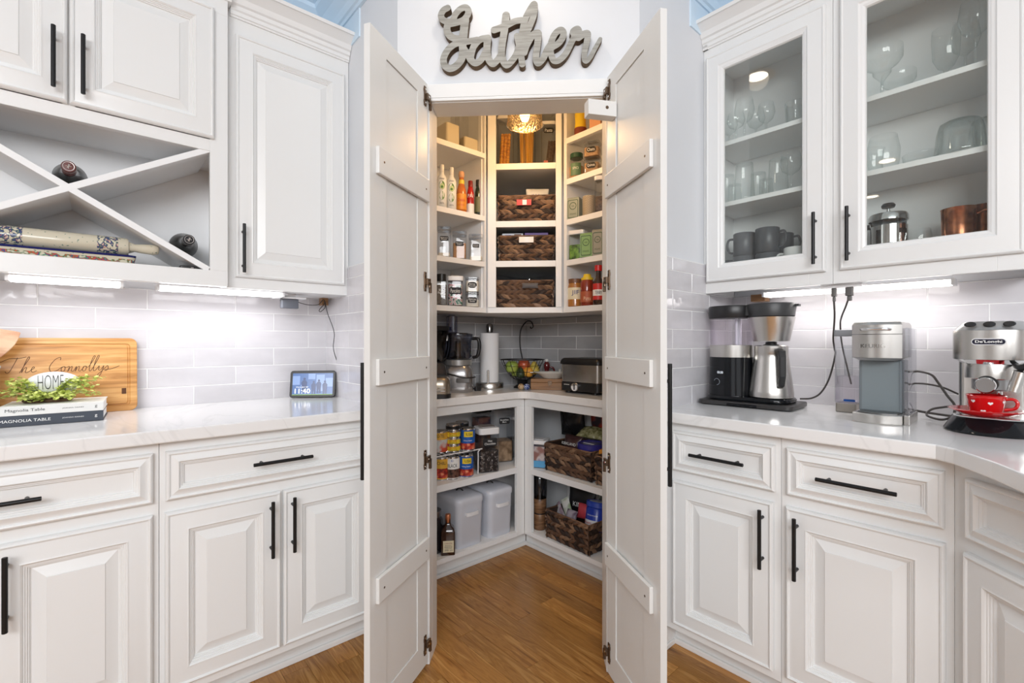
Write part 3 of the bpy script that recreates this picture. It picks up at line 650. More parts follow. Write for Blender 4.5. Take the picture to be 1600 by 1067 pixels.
def box_jar(label, f, px, d, z, w, dp, h, fill, lvl, lid=WHT, tagt=None, rot=None, lidh=.018, tagz=.62, cat='container', group=None, tagshape='plaque', x=None, tagw=.62, body=None):
    X = ux(f, px, d) if x is None else x
    r = thing('storage_container', label, cat, f, X, d, z, rotc(f, px, d) if rot is None else rot, group)
    MB().rbox(-w/2, w/2, -dp/2, dp/2, 0, h-lidh, min(w, dp)*.16, e=.003).build('clear_body', body or CLEAR, r, smooth=40)
    if fill: MB().rbox(-w/2+.003, w/2-.003, -dp/2+.003, dp/2-.003, .004, lvl*(h-lidh), min(w, dp)*.14).build('contents', fill, r, smooth=40)
    if lid: MB().rbox(-w/2-.002, w/2+.002, -dp/2-.002, dp/2+.002, h-lidh, h, min(w, dp)*.17, e=.003).rbox(-w*.3, w*.3, -dp*.3, dp*.3, h, h+.003, .006).build('lid', lid, r, smooth=40)
    if tagt: tag_label(r, w*tagw, w*tagw*.55, -dp/2-.0005, (h-lidh)*tagz, tagt, shape=tagshape)
    return r
def bottle(name, label, f, px, d, z, prof, m, cap=None, capm=None, bands=(), texts=(), cat='bottle', group=None, x=None, seg=24, sy=1):
    X = ux(f, px, d) if x is None else x
    r = thing(name, label, cat, f, X, d, z, cam_rot(f, X, d), group)
    b = MB().lathe(prof, seg=seg, sy=sy).build('body', m, r, smooth=50)
    if cap: MB().lathe(cap, seg=20).build('cap', capm, r, smooth=40)
    for bm, z0, z1, rr in bands: MB().lathe([(rr+.0004, z0), (rr+.0004, z1)], seg=24, cap0=False, cap1=False, sy=sy).build('paper_label', bm, r, smooth=60)
    for tx, zz, w, hh, mm, rr in texts: text(tx, r, mm, (0, 0, zz), w, hh, wrap=rr+.0012)
    return r
def basket(label, f, x, d, z, w, dp, h, rot=0, group=None, sag=0):
    r = thing('woven_basket', label, 'basket', f, x, d, z, rot, group)
    m = MB(); rows = max(4, round(h/.0235)); rh = h/rows; rnd = random.Random(int(w*1e4)+int(h*1e4))
    tp = .010
    for side in range(4):
        L = w if side % 2 == 0 else dp; off = dp/2 if side % 2 == 0 else w/2; a = -PI/2+side*PI/2
        n = max(3, round(L/.034)); sl_ = L/n; ca, sa = math.cos(a), math.sin(a); tx, ty = -sa, ca
        for i in range(rows):
            zz = (i+.5)*rh; inset = tp*(1-zz/h)
            for j in range(-1, n+1):
                cu = -L/2+(j+.5)*sl_+rnd.uniform(-.003, .003); up = 1 if i % 2 else -1
                vs = []; ln = sl_*.98; th = rh*.40
                for (u, v, o_) in ((-ln, -up*rh*.42, -.001), (-ln*.3, -up*rh*.1-th, .004), (ln*.5, up*rh*.25-th, .003), (ln, up*rh*.42, -.001), (ln*.3, up*rh*.1+th, .004), (-ln*.5, -up*rh*.25+th, .003), (0, 0, .0105+rnd.uniform(-.002, .002))):
                    uu = min(max(cu+u, -L/2-.002), L/2+.002); o2 = off-inset+o_
                    vs.append((ca*o2+tx*uu, sa*o2+ty*uu, min(max(zz+v, 0.001), h)))
                m.add(vs, [(k, (k+1) % 6, 6) for k in range(6)], rnd.choice((0, 1, 1, 1, 2) if i % 2 else (0, 0, 1, 1, 2)))
    m.build('woven_strands', WV, r, smooth=30, kind='stuff')
    i_ = MB(); a_, b_, c_, e_ = w/2-tp-.001, dp/2-tp-.001, w/2-.004, dp/2-.004
    i_.loft([[(-a_, -b_, .001), (a_, -b_, .001), (a_, b_, .001), (-a_, b_, .001)], [(-c_, -e_, h-.003), (c_, -e_, h-.003), (c_, e_, h-.003), (-c_, e_, h-.003)], [(-c_+.006, -e_+.006, h-.003), (c_-.006, -e_+.006, h-.003), (c_-.006, e_-.006, h-.003), (-c_+.006, e_-.006, h-.003)], [(-a_+.008, -b_+.008, .008), (a_-.008, -b_+.008, .008), (a_-.008, b_-.008, .008), (-a_+.008, b_-.008, .008)]])
    i_.build('liner', WV[0], r)
    R_ = MB(); pts = rrect(-w/2, w/2, -dp/2, dp/2, .008, 3); R_.tube([(p[0], p[1], h) for p in pts+[pts[0]]], .004, 6); R_.build('rim', WEAVE, r, smooth=60)
    for sx in (-1, 1): MB().tube([(sx*(w/2-tp+.002), -dp/2+tp-.004, .002), (sx*(w/2+.002), -dp/2-.002, h)], .0022, 6).build('corner_wire', BLACK, r)
    hd = MB()
    for k in range(5): hd.tube([(-.035+k*.0175, -dp/2-.004, h*.80), (-.0175+k*.0175-.004, -dp/2-.005, h*.84)], .004, 6)
    hd.build('handle_wrap', WEAVE, r, smooth=50)
    return r
def pouch(name, label, f, x, d, z, w, h, th, m, rot=0, tilt=0, cat='bag', group=None, tx=None, txm=None, roll=0):
    r = thing(name, label, cat, f, x, d, z, rot, group); r.rotation_euler = (tilt, roll, FR[f][2]+rot)
    rings = []; rnd = random.Random(int(w*1e4+x*1e3))
    for i in range(9):
        t = i/8; e = math.sin(PI*min(max((t-.04)/.92, 0), 1))**.55; ww = w/2*(1-.05*math.sin(PI*t)); ring = []
        for j in range(20):
            a = 2*PI*j/20; ring.append((ww*math.cos(a), th/2*(e*.97+.03)*math.sin(a)*(1+rnd.uniform(-.13, .13)), h*t+rnd.uniform(-.002, .002)*(1-abs(2*t-1))))
        rings.append(ring)
    b = MB().loft(rings).build('packet', m, r, smooth=70)
    if tx: 
        for body, zz, ww, hh, mm in tx: text(body, r, mm, (0, -th/2-.002, zz*h), ww*w, hh*h)
    return r
def carton(label, f, x, d, z, w, dp, h, m, rot=0, lines=(), group=None, cat='box', name='carton', tilt=0):
    r = thing(name, label, cat, f, x, d, z, rot, group)
    if tilt: r.rotation_euler = (tilt, 0, FR[f][2]+rot)
    MB().box(-w/2, w/2, -dp/2, dp/2, 0, h).build('carton_body', m, r, bevel=.0012)
    for item in lines:
        if item[0] == 'patch': _, mm, x0, x1, z0, z1 = item; MB().box(x0*w, x1*w, -dp/2-.0006, -dp/2, z0*h, z1*h).build('printed_patch', mm, r)
        else: tx, xx, zz, ww, hh, mm = item; text(tx, r, mm, (xx*w, -dp/2-.0007, zz*h), ww*w, hh*h)
    return r
def cord(root, pts, r=.0028, m=BPL, n=8):
    o = MB().tube(crom(pts, n), r, 8).build('cord', m, smooth=60); o.parent = root; o.matrix_parent_inverse = root.matrix_basis.inverted(); return o
INK = col('ink_black', (.02, .02, .02)); INKW = col('ink_white', (.9, .9, .88)); BLUEL = col('blue_label', (.01, .10, .42), .35); YEL = col('yellow_label', (.80, .58, .03), .4)
REDL = col('red_label', (.58, .03, .025), .4); GRN = col('green_print', (.09, .22, .05), .5); ORG = col('orange_label', (.78, .30, .03), .4)

# ================================================================ PANTRY, UPPER LEFT SHELVES
FLOUR = col('flour', (.82, .72, .52), .8); BRSUG = ramp_mat('brown_sugar', [(.3, (.42, .21, .09)), (.7, (.56, .31, .15))], 90, rough=.8); SUGAR = ramp_mat('white_sugar', [(.3, (.72, .66, .56)), (.7, (.84, .79, .68))], 120, rough=.7)
box_jar('large clear container of flour on the top left pantry shelf, at the left', 'L', 700, 2.03, 2.151, .088, .10, .30, FLOUR, .40, rot=0)
box_jar('large clear container of flour on the top left pantry shelf, nearer the centre', 'L', 729, 2.04, 2.151, .095, .10, .30, FLOUR, .28, rot=0)
SP = [(.022, 0), (.0245, .003), (.0245, .145), (.021, .158), (.0115, .172), (.0105, .180)]
for px, lab in ((690.5, 'white avocado oil spray bottle, leftmost on the shelf with the hot sauce'), (705.5, 'white avocado oil spray bottle, next to the wooden-capped hot sauce')):
    b = bottle('spray_bottle', lab, 'L', px, 1.992, 1.824, SP, mat('bottle_white', (.80, .80, .76), .3), [(.0105, .18), (.0115, .182), (.011, .218), (.009, .220)], mat('clear_cap', (.75, .72, .66), .25), group='avocado oil spray bottles')
    MB().lathe([(.0248, .055), (.0248, .110)], seg=24, cap0=False, cap1=False, sy=1).build('green_print', mat('bottle_white', (0, 0, 0)), b)
    av = MB(); n = 14
    for (cx_, cz_, rx, rz, off, mi) in ((0, .112, .015, .022, .0005, 0), (.001, .107, .0105, .0145, .0010, 1), (.001, .104, .006, .0065, .0014, 0), (0, .062, .014, .022, .0005, 2)):
        vs = [((.0245+off)*math.sin((cx_+rx*math.cos(2*PI*k/n))/.0245), -(.0245+off)*math.cos((cx_+rx*math.cos(2*PI*k/n))/.0245), cz_+rz*math.sin(2*PI*k/n)) for k in range(n)]
        av.add(vs, [tuple(range(n))], mi)
    av.build('avocado_print', [GRN, col('avocado_flesh', (.55, .66, .30)), col('pale_green', (.20, .34, .14))], b)
    text('chosen', b, INK, (0, 0, .146), .024, .009, wrap=.0252, shear=.2); text('OIL', b, INKW, (0, 0, .066), .014, .008, wrap=.0258); text('100%', b, INK, (0, 0, .024), .022, .006, wrap=.0252)
HS = ramp_mat('hot_sauce', [(.3, (.45, .10, .02)), (.7, (.62, .20, .04))], 30, rough=.15)
b = bottle('hot_sauce_bottle', 'hot sauce bottle with orange label and round wooden cap', 'L', 721, 2.0, 1.824, [(.024, 0), (.0265, .003), (.0265, .10), (.023, .125), (.014, .155), (.012, .185)], HS, [(.010, .184), (.0145, .190), (.0158, .203), (.013, .216), (.0001, .220)], mat('wood_cap', (.70, .38, .20), .5), bands=[(ORG, .018, .098, .0265), (YEL, .150, .172, .0145)], texts=[('Cholula', .066, .040, .016, REDL, .0265), ('HOT SAUCE', .040, .034, .007, REDL, .0265)])
b = bottle('sauce_bottle', 'red sauce bottle with a dark red cap between hot sauce and dark oil', 'L', 735, 2.0, 1.824, [(.017, 0), (.019, .003), (.019, .115), (.015, .135), (.0115, .15)], mat('deep_red', (.42, .01, .01), .2), [(.0125, .15), (.0125, .180), (.011, .182)], mat('dark_red_cap', (.22, .01, .01), .3), bands=[(WHT, .008, .060, .019)], texts=[('PAI', .100, .028, .018, INKW, .019)])
b = bottle('oil_bottle', 'slim dark green glass oil bottle at the end of the sauce row', 'L', 747, 2.0, 1.824, [(.017, 0), (.0185, .003), (.0185, .130), (.014, .150), (.0105, .158), (.0105, .170)], mat('dark_green_glass', (.012, .022, .010), .08, coat=.5), [(.012, .165), (.012, .196), (.011, .198)], BPL, bands=[(mat('olive_label', (.14, .14, .06), .5), .025, .105, .0185)])
gj = 'clear containers with black tags, left pantry shelf'
box_jar('clear container nearly empty with black tag, left of the brown sugar', 'L', 694, 2.0, 1.585, .064, .075, .150, SUGAR, .16, CLEAR, 'Baked\nFlour', tagz=.68, tagw=.66)
box_jar('clear container of brown sugar with a black scalloped tag', 'L', 718, 2.0, 1.585, .070, .075, .142, BRSUG, .66, CLEAR, 'Brown\nSugar', tagz=.62, tagw=.6)
box_jar('clear container with a little white sugar and black tag, right of the brown sugar', 'L', 743.5, 2.0, 1.585, .072, .075, .142, SUGAR, .22, CLEAR, 'Cane\nSugar', tagz=.65, tagw=.5)
PEP = ramp_mat('peppercorns', [(.3, (.02, .018, .015)), (.6, (.16, .13, .10))], 160, rough=.6)
r = thing('pepper_jar', 'glass jar of black pepper with a black screw lid and white lettering', 'jar', 'L', ux('L', 690, 1.99), 1.99, 1.3458, rotc('L', 690, 1.99))
MB().rbox(-.027, .027, -.027, .027, 0, .118, .007).build('glass_body', GLASS, r, smooth=40); MB().rbox(-.0245, .0245, -.0245, .0245, .004, .10, .006).build('contents', PEP, r, smooth=40)
MB().lathe(cyl(.023, .036, .119), seg=24).build('lid', BPL, r, smooth=40); text('Black\nPepper', r, INKW, (0, -.0275, .066), .036, .028)
SPR = ramp_mat('mixed_packets', [(.35, (.02, .02, .02)), (.45, (.75, .75, .72)), (.52, (.45, .03, .08)), (.58, (.85, .82, .75)), (.64, (.03, .18, .10)), (.72, (.02, .02, .02))], 34, rough=.5, detail=1)
box_jar('white-lidded clear canister of coloured packets with large black tag', 'L', 711.5, 1.99, 1.3458, .076, .07, .150, SPR, .86, WHT, 'Pancakes', tagz=.60, tagw=.80, lidh=.024)
for k, (zz, tg, sh) in enumerate(((1.3458, 'Baking\nSoda', 'plaque'), (1.3458+.078, 'Baking\nPowder', 'oval'))):
    r = thing('storage_jar', ('small clear jar of white powder, lower of the stacked pair', 'small clear jar of white powder, upper of the stacked pair')[k], 'jar', 'L', ux('L', 738, 1.995), 1.995, zz, rotc('L', 738, 1.995))
    MB().rbox(-.036, .036, -.034, .034, 0, .068, .014).build('clear_body', CLEAR, r, smooth=40); MB().rbox(-.033, .033, -.031, .031, .003, .038+.018*k, .012).build('contents', SUGAR, r, smooth=40)
    MB().rbox(-.037, .037, -.035, .035, .0683, .0773, .014).build('lid', CLEAR, r, smooth=40); tag_label(r, .046, .030, -.0345, .036, tg, shape=sh)
carton('narrow red packet at the right end of the lowest left pantry shelf', 'L', ux('L', 754, 1.99)-.002, 1.995, 1.3458, .014, .05, .135, REDL, .1, [('patch', WHT, -.3, .35, .35, .62)])

# ================================================================ PANTRY, CENTRE SHELVES
PAS = ramp_mat('ridged_pasta', [(.35, (.42, .14, .01)), (.6, (.78, .36, .04))], 60, (1, 1, 2.5), .5)
SPG = ramp_mat('spaghetti', [(.3, (.50, .22, .02)), (.6, (.85, .46, .05))], 60, (1, 1, .03), .4)
DRK = ramp_mat('dark_lentils', [(.3, (.05, .03, .02)), (.7, (.20, .13, .09))], 90, rough=.6)
yb = 2.60
r = box_jar('tall clear container of ridged curly pasta, left of the three', 'P', 790, yb, 2.094, .088, .09, .30, None, 0, rot=0)
m = MB()
for k in range(3): 
    x0 = -.026+k*.018
    m.loft([[((x0+.012*t)+(.0085+.0018*(i % 2))*math.cos(a), (.0085+.0018*(i % 2))*math.sin(a)-.02, .006+.2*t) for a in np.linspace(0, 2*PI, 9)[:-1]] for i, t in enumerate(np.linspace(0, 1, 25))])
m.build('contents', PAS, r)
r = box_jar('tall clear container of spaghetti behind the pendant lamp', 'P', 823, yb, 2.094, .098, .09, .30, None, 0, rot=0)
m = MB(); rn = random.Random(5)
for k in range(44): a, b_ = rn.uniform(-.033, .033), rn.uniform(-.034, .02); m.tube([(a*.92, b_, .004), (a*1.12+rn.uniform(-.004, .004), b_+rn.uniform(-.004, .004), rn.uniform(.22, .25))], .0023, 5)
m.build('contents', SPG, r, kind='stuff')
r = box_jar('tall clear container of dark pasta sticks with black tag, right of the spaghetti', 'P', 857, yb, 2.094, .078, .09, .262, None, 0, tagt='Pasta', tagz=.86, tagw=.66, rot=0)
m = MB()
for k in range(9): a = -.02+.005*k; m.tube([(a*.8, -.02+.004*(k % 3), .004), (a+.022, -.016+.004*(k % 3), .165)], .0035, 6)
m.build('contents', DRK, r); MB().box(-.026, -.004, -.041, -.0405, .012, .05).build('pink_strip', mat('pink_card', (.75, .22, .18)), r)
DKL = .0
B1 = basket('woven basket on the pantry\'s centre shelf, uppermost of three, heaped with white bags', 'P', ux('P', 823.5, 2.60)+.0, 2.60, 1.7945, .298, .22, .140)
B2 = basket('woven basket on the pantry\'s centre shelf, middle of three, holding small boxes', 'P', ux('P', 823.5, 2.60), 2.60, 1.5875, .290, .22, .136)
B3 = basket('woven basket on the pantry\'s centre shelf, lowest of three, with dark utensils inside', 'P', ux('P', 821, 2.60), 2.60, 1.346, .300, .22, .142)
bx_ = ux('P', 823.5, 2.6)
pouch('snack_bag', 'white crinkled bag with blue print standing in the top woven basket', 'P', bx_+.057, 2.59, 1.815, .125, .185, .05, mat('bag_white', (.78, .76, .70), .35), .05, .0, tx=[('nibblers', .76, .72, .10, mat('purple_ink', (.10, .06, .35)))])
carton('blue and white packet lying flat in the top woven basket', 'P', bx_-.055, 2.58, 1.905, .10, .06, .040, mat('powder_blue', (.30, .42, .72), .4), -.05, [('patch', WHT, -.5, -.05, .1, .9)])
carton('flat white packet beside the crinkled bag, at the basket centre', 'P', bx_-.005, 2.55, 1.898, .10, .05, .042, WHT, 0.12)
carton('white and blue box with brown print in the middle woven basket', 'P', bx_-.075, 2.56, 1.61, .112, .07, .135, mat('box_white', (.70, .74, .80), .4), 0, [('patch', BLUEL, -.36, -.08, .86, .94), ('patch', mat('choc_print', (.12, .05, .03)), .08, .42, .84, .97)])
carton('purple box standing in the middle woven basket', 'P', bx_+.052, 2.56, 1.61, .125, .07, .137, mat('purple_card', (.10, .03, .26), .4), 0, [('patch', WHT, -.5, .5, .80, .87)])
for (xx, zz, mat1, mat2, l1) in ((-.012, 1.880, REDL, WHT, 'red and white paper tag clipped to the front of the top basket'), (-.0, 1.685, PAPER, WHT, 'white paper tag clipped to the front of the middle basket')):
    t = thing('paper_tag', l1, 'tag', 'P', bx_+xx, 2.60-.124, zz); MB().box(-.038, .038, -.0035, .0, 0, .030).build('card', mat1, t); MB().box(-.008, .014, -.0042, -.0036, .002, .028).build('print', mat2, t)
t = thing('utensil', 'dark metal whisk handle poking out of the lowest woven basket', 'utensil', 'P', bx_-.02, 2.58, 1.38)
MB().tube([(0, 0, 0), (.02, 0, .09), (.035, 0, .128)], .006, 8).tube([(.01, .01, .02), (.05, .01, .112)], .004, 8).build('handle', CHROME, t, smooth=50); MB().lathe([(.0001, .085), (.012, .09), (.014, .105), (.001, .118)], (-.03, 0, 0), 14).build('knob', BPL, t, smooth=50)
pouch('cloth_bundle', 'beige rolled cloth in the lowest woven basket', 'P', bx_-.062, 2.60, 1.40, .07, .095, .05, mat('beige_cloth', (.34, .26, .20), .9), 0)
pouch('net_bag', 'dark mesh bundle hanging over the front of the lowest basket', 'P', bx_+.02, 2.468, 1.445, .085, .028, .012, mat('mesh_grey', (.10, .09, .09), .6), 0)

# ================================================================ PANTRY, UPPER RIGHT SHELVES
b = bottle('syrup_bottle', 'yellow squeeze bottle with a dark cap on the top right pantry shelf', 'R', 907, 1.875, 2.215, [(.027, 0), (.031, .004), (.030, .05), (.027, .08), (.030, .12), (.018, .14)], YEL, [(.024, .14), (.024, .175), (.02, .178)], mat('brown_cap', (.06, .02, .01), .4), bands=[(mat('brown_print', (.20, .04, .02)), .012, .045, .0315)])
carton('small colourful carton on the top right pantry shelf behind the stop block', 'R', ux('R', 931, 1.90), 1.90, 2.215, .055, .05, .155, mat('peach_card', (.85, .45, .25)), .5, [('patch', REDL, -.3, .3, .5, .8)])
r = thing('glass_jar', 'glass jar with a dark green lid and green label', 'jar', 'R', ux('R', 901, 1.87), 1.87, 2.004, rotc('R', 901, 1.87))
MB().lathe([(.034, 0), (.038, .004), (.038, .085), (.030, .102), (.030, .106)], seg=28, cap1=False).build('glass_body', GLASS, r, smooth=50); MB().lathe([(.033, .004), (.036, .008), (.036, .062), (.0001, .062)], seg=28).build('contents', mat('tan_contents', (.50, .28, .12), .7), r, smooth=50)
MB().lathe(cyl(.033, .024, .107), seg=28).build('lid', mat('dark_green_lid', (.02, .07, .04), .35), r, smooth=40); MB().lathe([(.0384, .012), (.0384, .075)], seg=10).build('x', GRN, r) if 0 else None
m = MB(); n = 8; m.loft([[(.0386*math.sin(a), -.0386*math.cos(a), zz) for a in np.linspace(-.9, .6, n)] for zz in (.012, .075)], cap0=False, cap1=False, closed=False); m.build('label', mat('muted_green_label', (.10, .20, .12)), r); text('SPICE', r, INKW, (-.004, 0, .048), .034, .012, wrap=.0392)
TAN = ramp_mat('tan_grain', [(.3, (.42, .24, .12)), (.7, (.60, .40, .24))], 120, rough=.8)
for k, zz in enumerate((2.004, 2.004+.078)):
    box_jar(('small square container of tan grain with oval tag, lower of the stack on the right', 'small square container of tan grain with oval tag, upper of the stack on the right')[k], 'R', 926, 1.868, zz, .078, .07, .077, TAN, .72, CLEAR, ('Quinoa', 'Oats')[k], lidh=.010, tagshape='oval', tagz=.5, tagw=.62, rot=.45)
def tea_tin(label, f, px, d, z, w, dp, h, m, ink, rot):
    r = carton(label, f, ux(f, px, d), d, z, w, dp, h, m, rot, group=None, cat='tin', name='tea_tin')
    pl = MB(); n = 24
    def ringp(cx_, cz_, r0, r1, y): return [[(cx_+q_*math.cos(2*PI*k/n), y, cz_+q_*math.sin(2*PI*k/n)) for k in range(n)] for q_ in (r0, r1)]
    pl.loft(ringp(0, h*.64, w*.24, w*.29, -dp/2-.0014), cap0=False, cap1=False)
    o_ = rrect(-w*.42, w*.42, h*.06, h*.94, .006, 3); i_ = rrect(-w*.38, w*.38, h*.09, h*.91, .005, 3)
    pl.loft([[(u, -dp/2-.0014, v) for u, v in o_], [(u, -dp/2-.0014, v) for u, v in i_]], cap0=False, cap1=False)
    pl.build('border_print', ink, r); text('tea', r, ink, (0, -dp/2-.0012, h*.64), w*.22, h*.07); text('ORGANIC', r, ink, (0, -dp/2-.0012, h*.25), w*.55, h*.07)
    MB().rbox(-w/2-.001, w/2+.001, -dp/2-.001, dp/2+.001, h, h+.006, .004).build('lid', m, r)
    return r
SAGE = mat('sage_tin', (.34, .37, .30), .4); TG = mat('tea_green_tin', (.25, .42, .17), .4); TGY = mat('tea_grey_tin', (.34, .33, .27), .4); DG = mat('dark_green_ink', (.05, .10, .05))
tea_tin('grey-green printed tea tin beside the herringbone canister', 'R', 898, 1.865, 1.796, .066, .05, .105, SAGE, DG, .35)
r = thing('canister', 'small round canister with a beige herringbone pattern', 'canister', 'R', ux('R', 921, 1.865), 1.865, 1.796, rotc('R', 921, 1.865))
MB().lathe(cyl(.034, .098), seg=28).build('body', mat('beige_canister', (.52, .44, .32), .5), r, smooth=40)
m = MB()
for i in range(11):
    for j in range(-4, 5):
        a0 = j*.30; s_ = 1 if j % 2 else -1
        pts = [(a0-.14, i*.0085+.004-s_*.004), (a0+.14, i*.0085+.004+s_*.004), (a0+.14, i*.0085+.007+s_*.004), (a0-.14, i*.0085+.007-s_*.004)]
        m.add([(.0344*math.sin(a), -.0344*math.cos(a), z_) for a, z_ in pts], [(0, 1, 2, 3)])
m.build('herringbone_print', mat('brown_ink2', (.16, .11, .06)), r)
box_jar('clear container with white flip lid at the right edge of the tea shelf', 'R', 941, 1.86, 1.796, .066, .06, .175, DRK, .5, WHT, rot=.5, lidh=.022)
box_jar('clear white-lidded container of green tea packets beside the green tin', 'R', 904, 1.88, 1.587, .084, .080, .150, ramp_mat('green_packets', [(.4, (.04, .09, .02)), (.55, (.16, .36, .05)), (.7, (.30, .45, .10))], 40, rough=.5), .60, WHT, rot=.35, lidh=.022)
tea_tin('bright green printed tea tin in front of the white-lidded container', 'R', 918, 1.845, 1.587, .062, .045, .112, TG, DG, .35)
tea_tin('grey printed tea tin, rightmost on the shelf with green tea', 'R', 936, 1.85, 1.587, .055, .045, .118, TGY, DG, .35)
b = bottle('glass_jar', 'glass jar of amber sauce with brown lid and cream label', 'R', 899, 1.875, 1.3465, [(.036, 0), (.042, .004), (.042, .10), (.038, .118), (.038, .122)], mat('amber_sauce', (.40, .17, .04), .15, coat=.5), cyl(.039, .022, .122), mat('brown_cap2', (.16, .07, .03), .4), bands=[(mat('cream_label', (.78, .70, .50), .5), .038, .098, .042)], texts=[('JIF', .070, .040, .028, mat('navy_ink', (.05, .05, .20)), .042)], cat='jar')
b = bottle('glass_jar', 'glass jar of dark red sauce with yellow-rimmed lid', 'R', 917.5, 1.865, 1.3465, [(.030, 0), (.034, .004), (.034, .118), (.029, .130)], mat('red_sauce', (.25, .03, .012), .12, coat=.5), [(.031, .130), (.031, .142), (.022, .143), (.018, .16)], YEL, bands=[(mat('rust_label', (.42, .10, .04), .5), .018, .072, .034)], texts=[('Pizza', .036, .036, .018, mat('peach_ink', (.9, .6, .4)), .034)], cat='jar')
b = bottle('sauce_bottle', 'dark sauce bottle with a bright red cap and red-white label', 'R', 935, 1.86, 1.3465, [(.024, 0), (.027, .004), (.027, .110), (.014, .135), (.012, .17)], mat('soy_dark', (.03, .01, .008), .08, coat=.6), cyl(.018, .028, .168), mat('bright_red_cap', (.70, .02, .02), .3), bands=[(REDL, .025, .105, .027), (INKW, .045, .075, .0274)], texts=[('TERRY', .060, .034, .016, INK, .0276)])

# ================================================================ PANTRY COUNTER
ZP = .8963
# toaster at the left edge
t = thing('toaster', 'beige metal toaster partly hidden by the left door on the pantry counter', 'toaster', 'P', -.535, 2.300, ZP, .2)
MB().loft([[(x*k, y*k2, z_) for x, y in rrect(-.075, .085, -.09, .09, .035, 5)] for z_, k, k2 in ((.022, 1, 1), (.06, 1.0, 1), (.085, .97, .97), (.098, .86, .86), (.102, .7, .7))]).build('shell', mat('champagne_metal', (.34, .29, .23), .25, .8), t, smooth=40)
MB().rbox(-.078, .088, -.093, .093, 0, .022, .035).build('base', BPL, t, smooth=40)
MB().box(-.05, .06, -.05, -.02, .1005, .106).box(-.05, .06, .02, .05, .1005, .106).build('slot_rim', BPL, t); MB().tube([(-.05, -.092, .035), (.06, -.092, .035)], .003).tube([(-.05, -.093, .05), (.06, -.093, .05)], .002).build('trim_line', CHROME, t)
# blender behind it
t = thing('blender', 'dark blender jar with a black lid at the left edge of the pantry counter', 'blender', 'P', -.588, 2.452, ZP, .785)
MB().loft([[(x*k, y*k, z_) for x, y in rrect(-.08, .08, -.08, .08, .02, 4)] for z_, k in ((0, 1.05), (.05, 1), (.15, .8), (.16, .7))]).build('motor_base', mat('dark_steel', (.14, .14, .15), .25, .9), t, smooth=40)
MB().loft([[(x*k, y*k, z_) for x, y in rrect(-.07, .07, -.07, .07, .02, 4)] for z_, k in ((.165, .75), (.18, .8), (.33, 1.1))], cap1=False).build('jar', thin_glass('smoke_plastic', (.25, .25, .28), .05, .6), t, smooth=40)
MB().rbox(-.08, .08, -.08, .08, .331, .352, .02).rbox(-.03, .03, -.03, .03, .3525, .37, .01).build('lid', BPL, t, smooth=40)
MB().tube(crom([(.07, 0, .32), (.115, 0, .31), (.12, 0, .24), (.10, 0, .18), (.06, 0, .175)], 6), .011, 8).build('handle', BPL, t, smooth=50)
# food processor
t = thing('food_processor', 'silver food processor with clear bowl and a black cord wrapped on its base', 'food processor', 'P', -.458, 2.562, ZP, .10); t.scale = (1, 1, .885)
G = .80
MB().loft([[(x*k*G, y*k*G, z_) for x, y in rrect(-.105, .105, -.10, .10, .06, 6)] for z_, k in ((.0, .97), (.004, 1), (.035, 1.0), (.10, .99), (.135, .96), (.155, .82), (.160, .78))]).build('motor_base', mat('silver_enamel', (.36, .35, .35), .25, .75), t, smooth=40)
MB().lathe([(.072, .161), (.076, .164), (.076, .195), (.070, .198)], seg=32).build('bowl_collar', SILVERP, t, smooth=40)
MB().lathe([(.070, .199), (.079, .215), (.083, .33), (.083, .335)], seg=32, cap1=False).build('bowl', thin_glass('grey_clear_plastic', (.52, .54, .62), .08, .7, (.2, .2, .26)), t, smooth=60)
MB().lathe([(.086, .336), (.087, .340), (.086, .352), (.060, .358), (.055, .360)], seg=32).build('bowl_lid', thin_glass('smoke_lid', (.35, .36, .42), .10, .7, (.1, .1, .14)), t, smooth=40)
MB().rbox(-.062, -.002, -.028, .028, .361, .462, .02, e=.003).build('feed_tube', thin_glass('tube_plastic', (.62, .64, .75), .10, .7, (.3, .3, .4)), t, smooth=40); MB().rbox(-.05, -.014, -.02, .02, .375, .470, .014).build('pusher', thin_glass('tube_plastic', (1, 1, 1)), t, smooth=40)
MB().tube(crom([(.080, -.01, .325), (.112, -.02, .320), (.118, -.02, .27), (.108, -.02, .22), (.084, -.01, .208)], 6), .010, 8).build('handle', BPL, t, smooth=50)
MB().lathe([(.0001, .20), (.05, .205), (.018, .22), (.016, .31), (.0001, .312)], seg=20).box(-.06, -.01, -.004, .004, .22, .25).box(.01, .06, -.004, .004, .24, .29).build('blade', BPL, t, smooth=40)
MB().rbox(-.085, -.045, -.075, -.06, .31, .345, .008).build('lid_latch', CHROME, t, smooth=40); MB().rbox(.0, .07, -.096, -.086, .062, .088, .004).build('control_panel', mat('dark_silver', (.16, .16, .16), .3, .6), t, smooth=40)
MB().tube(crom([(-.092, -.03, .125), (-.07, -.078, .122), (-.02, -.0925, .108), (.03, -.093, .094), (.075, -.083, .090), (.096, -.05, .092)], 6), .0045, 8).build('cord', BPL, t, smooth=50)
# plug on the counter
t = thing('power_plug', 'black plug lying on the counter between food processor and paper towels', 'plug', 'P', -.352, 2.59, ZP, .5)
MB().rbox(-.018, .018, -.012, .012, 0, .024, .008).build('plug_body', BPL, t, smooth=40); MB().box(.0185, .034, -.007, -.005, .008, .014).box(.0185, .034, .005, .007, .008, .014).build('prong', CHROME, t); MB().tube(crom([(-.018, 0, .012), (-.04, .02, .01), (-.05, .06, .006)], 5), .004, 8).build('cable', BPL, t, smooth=50)
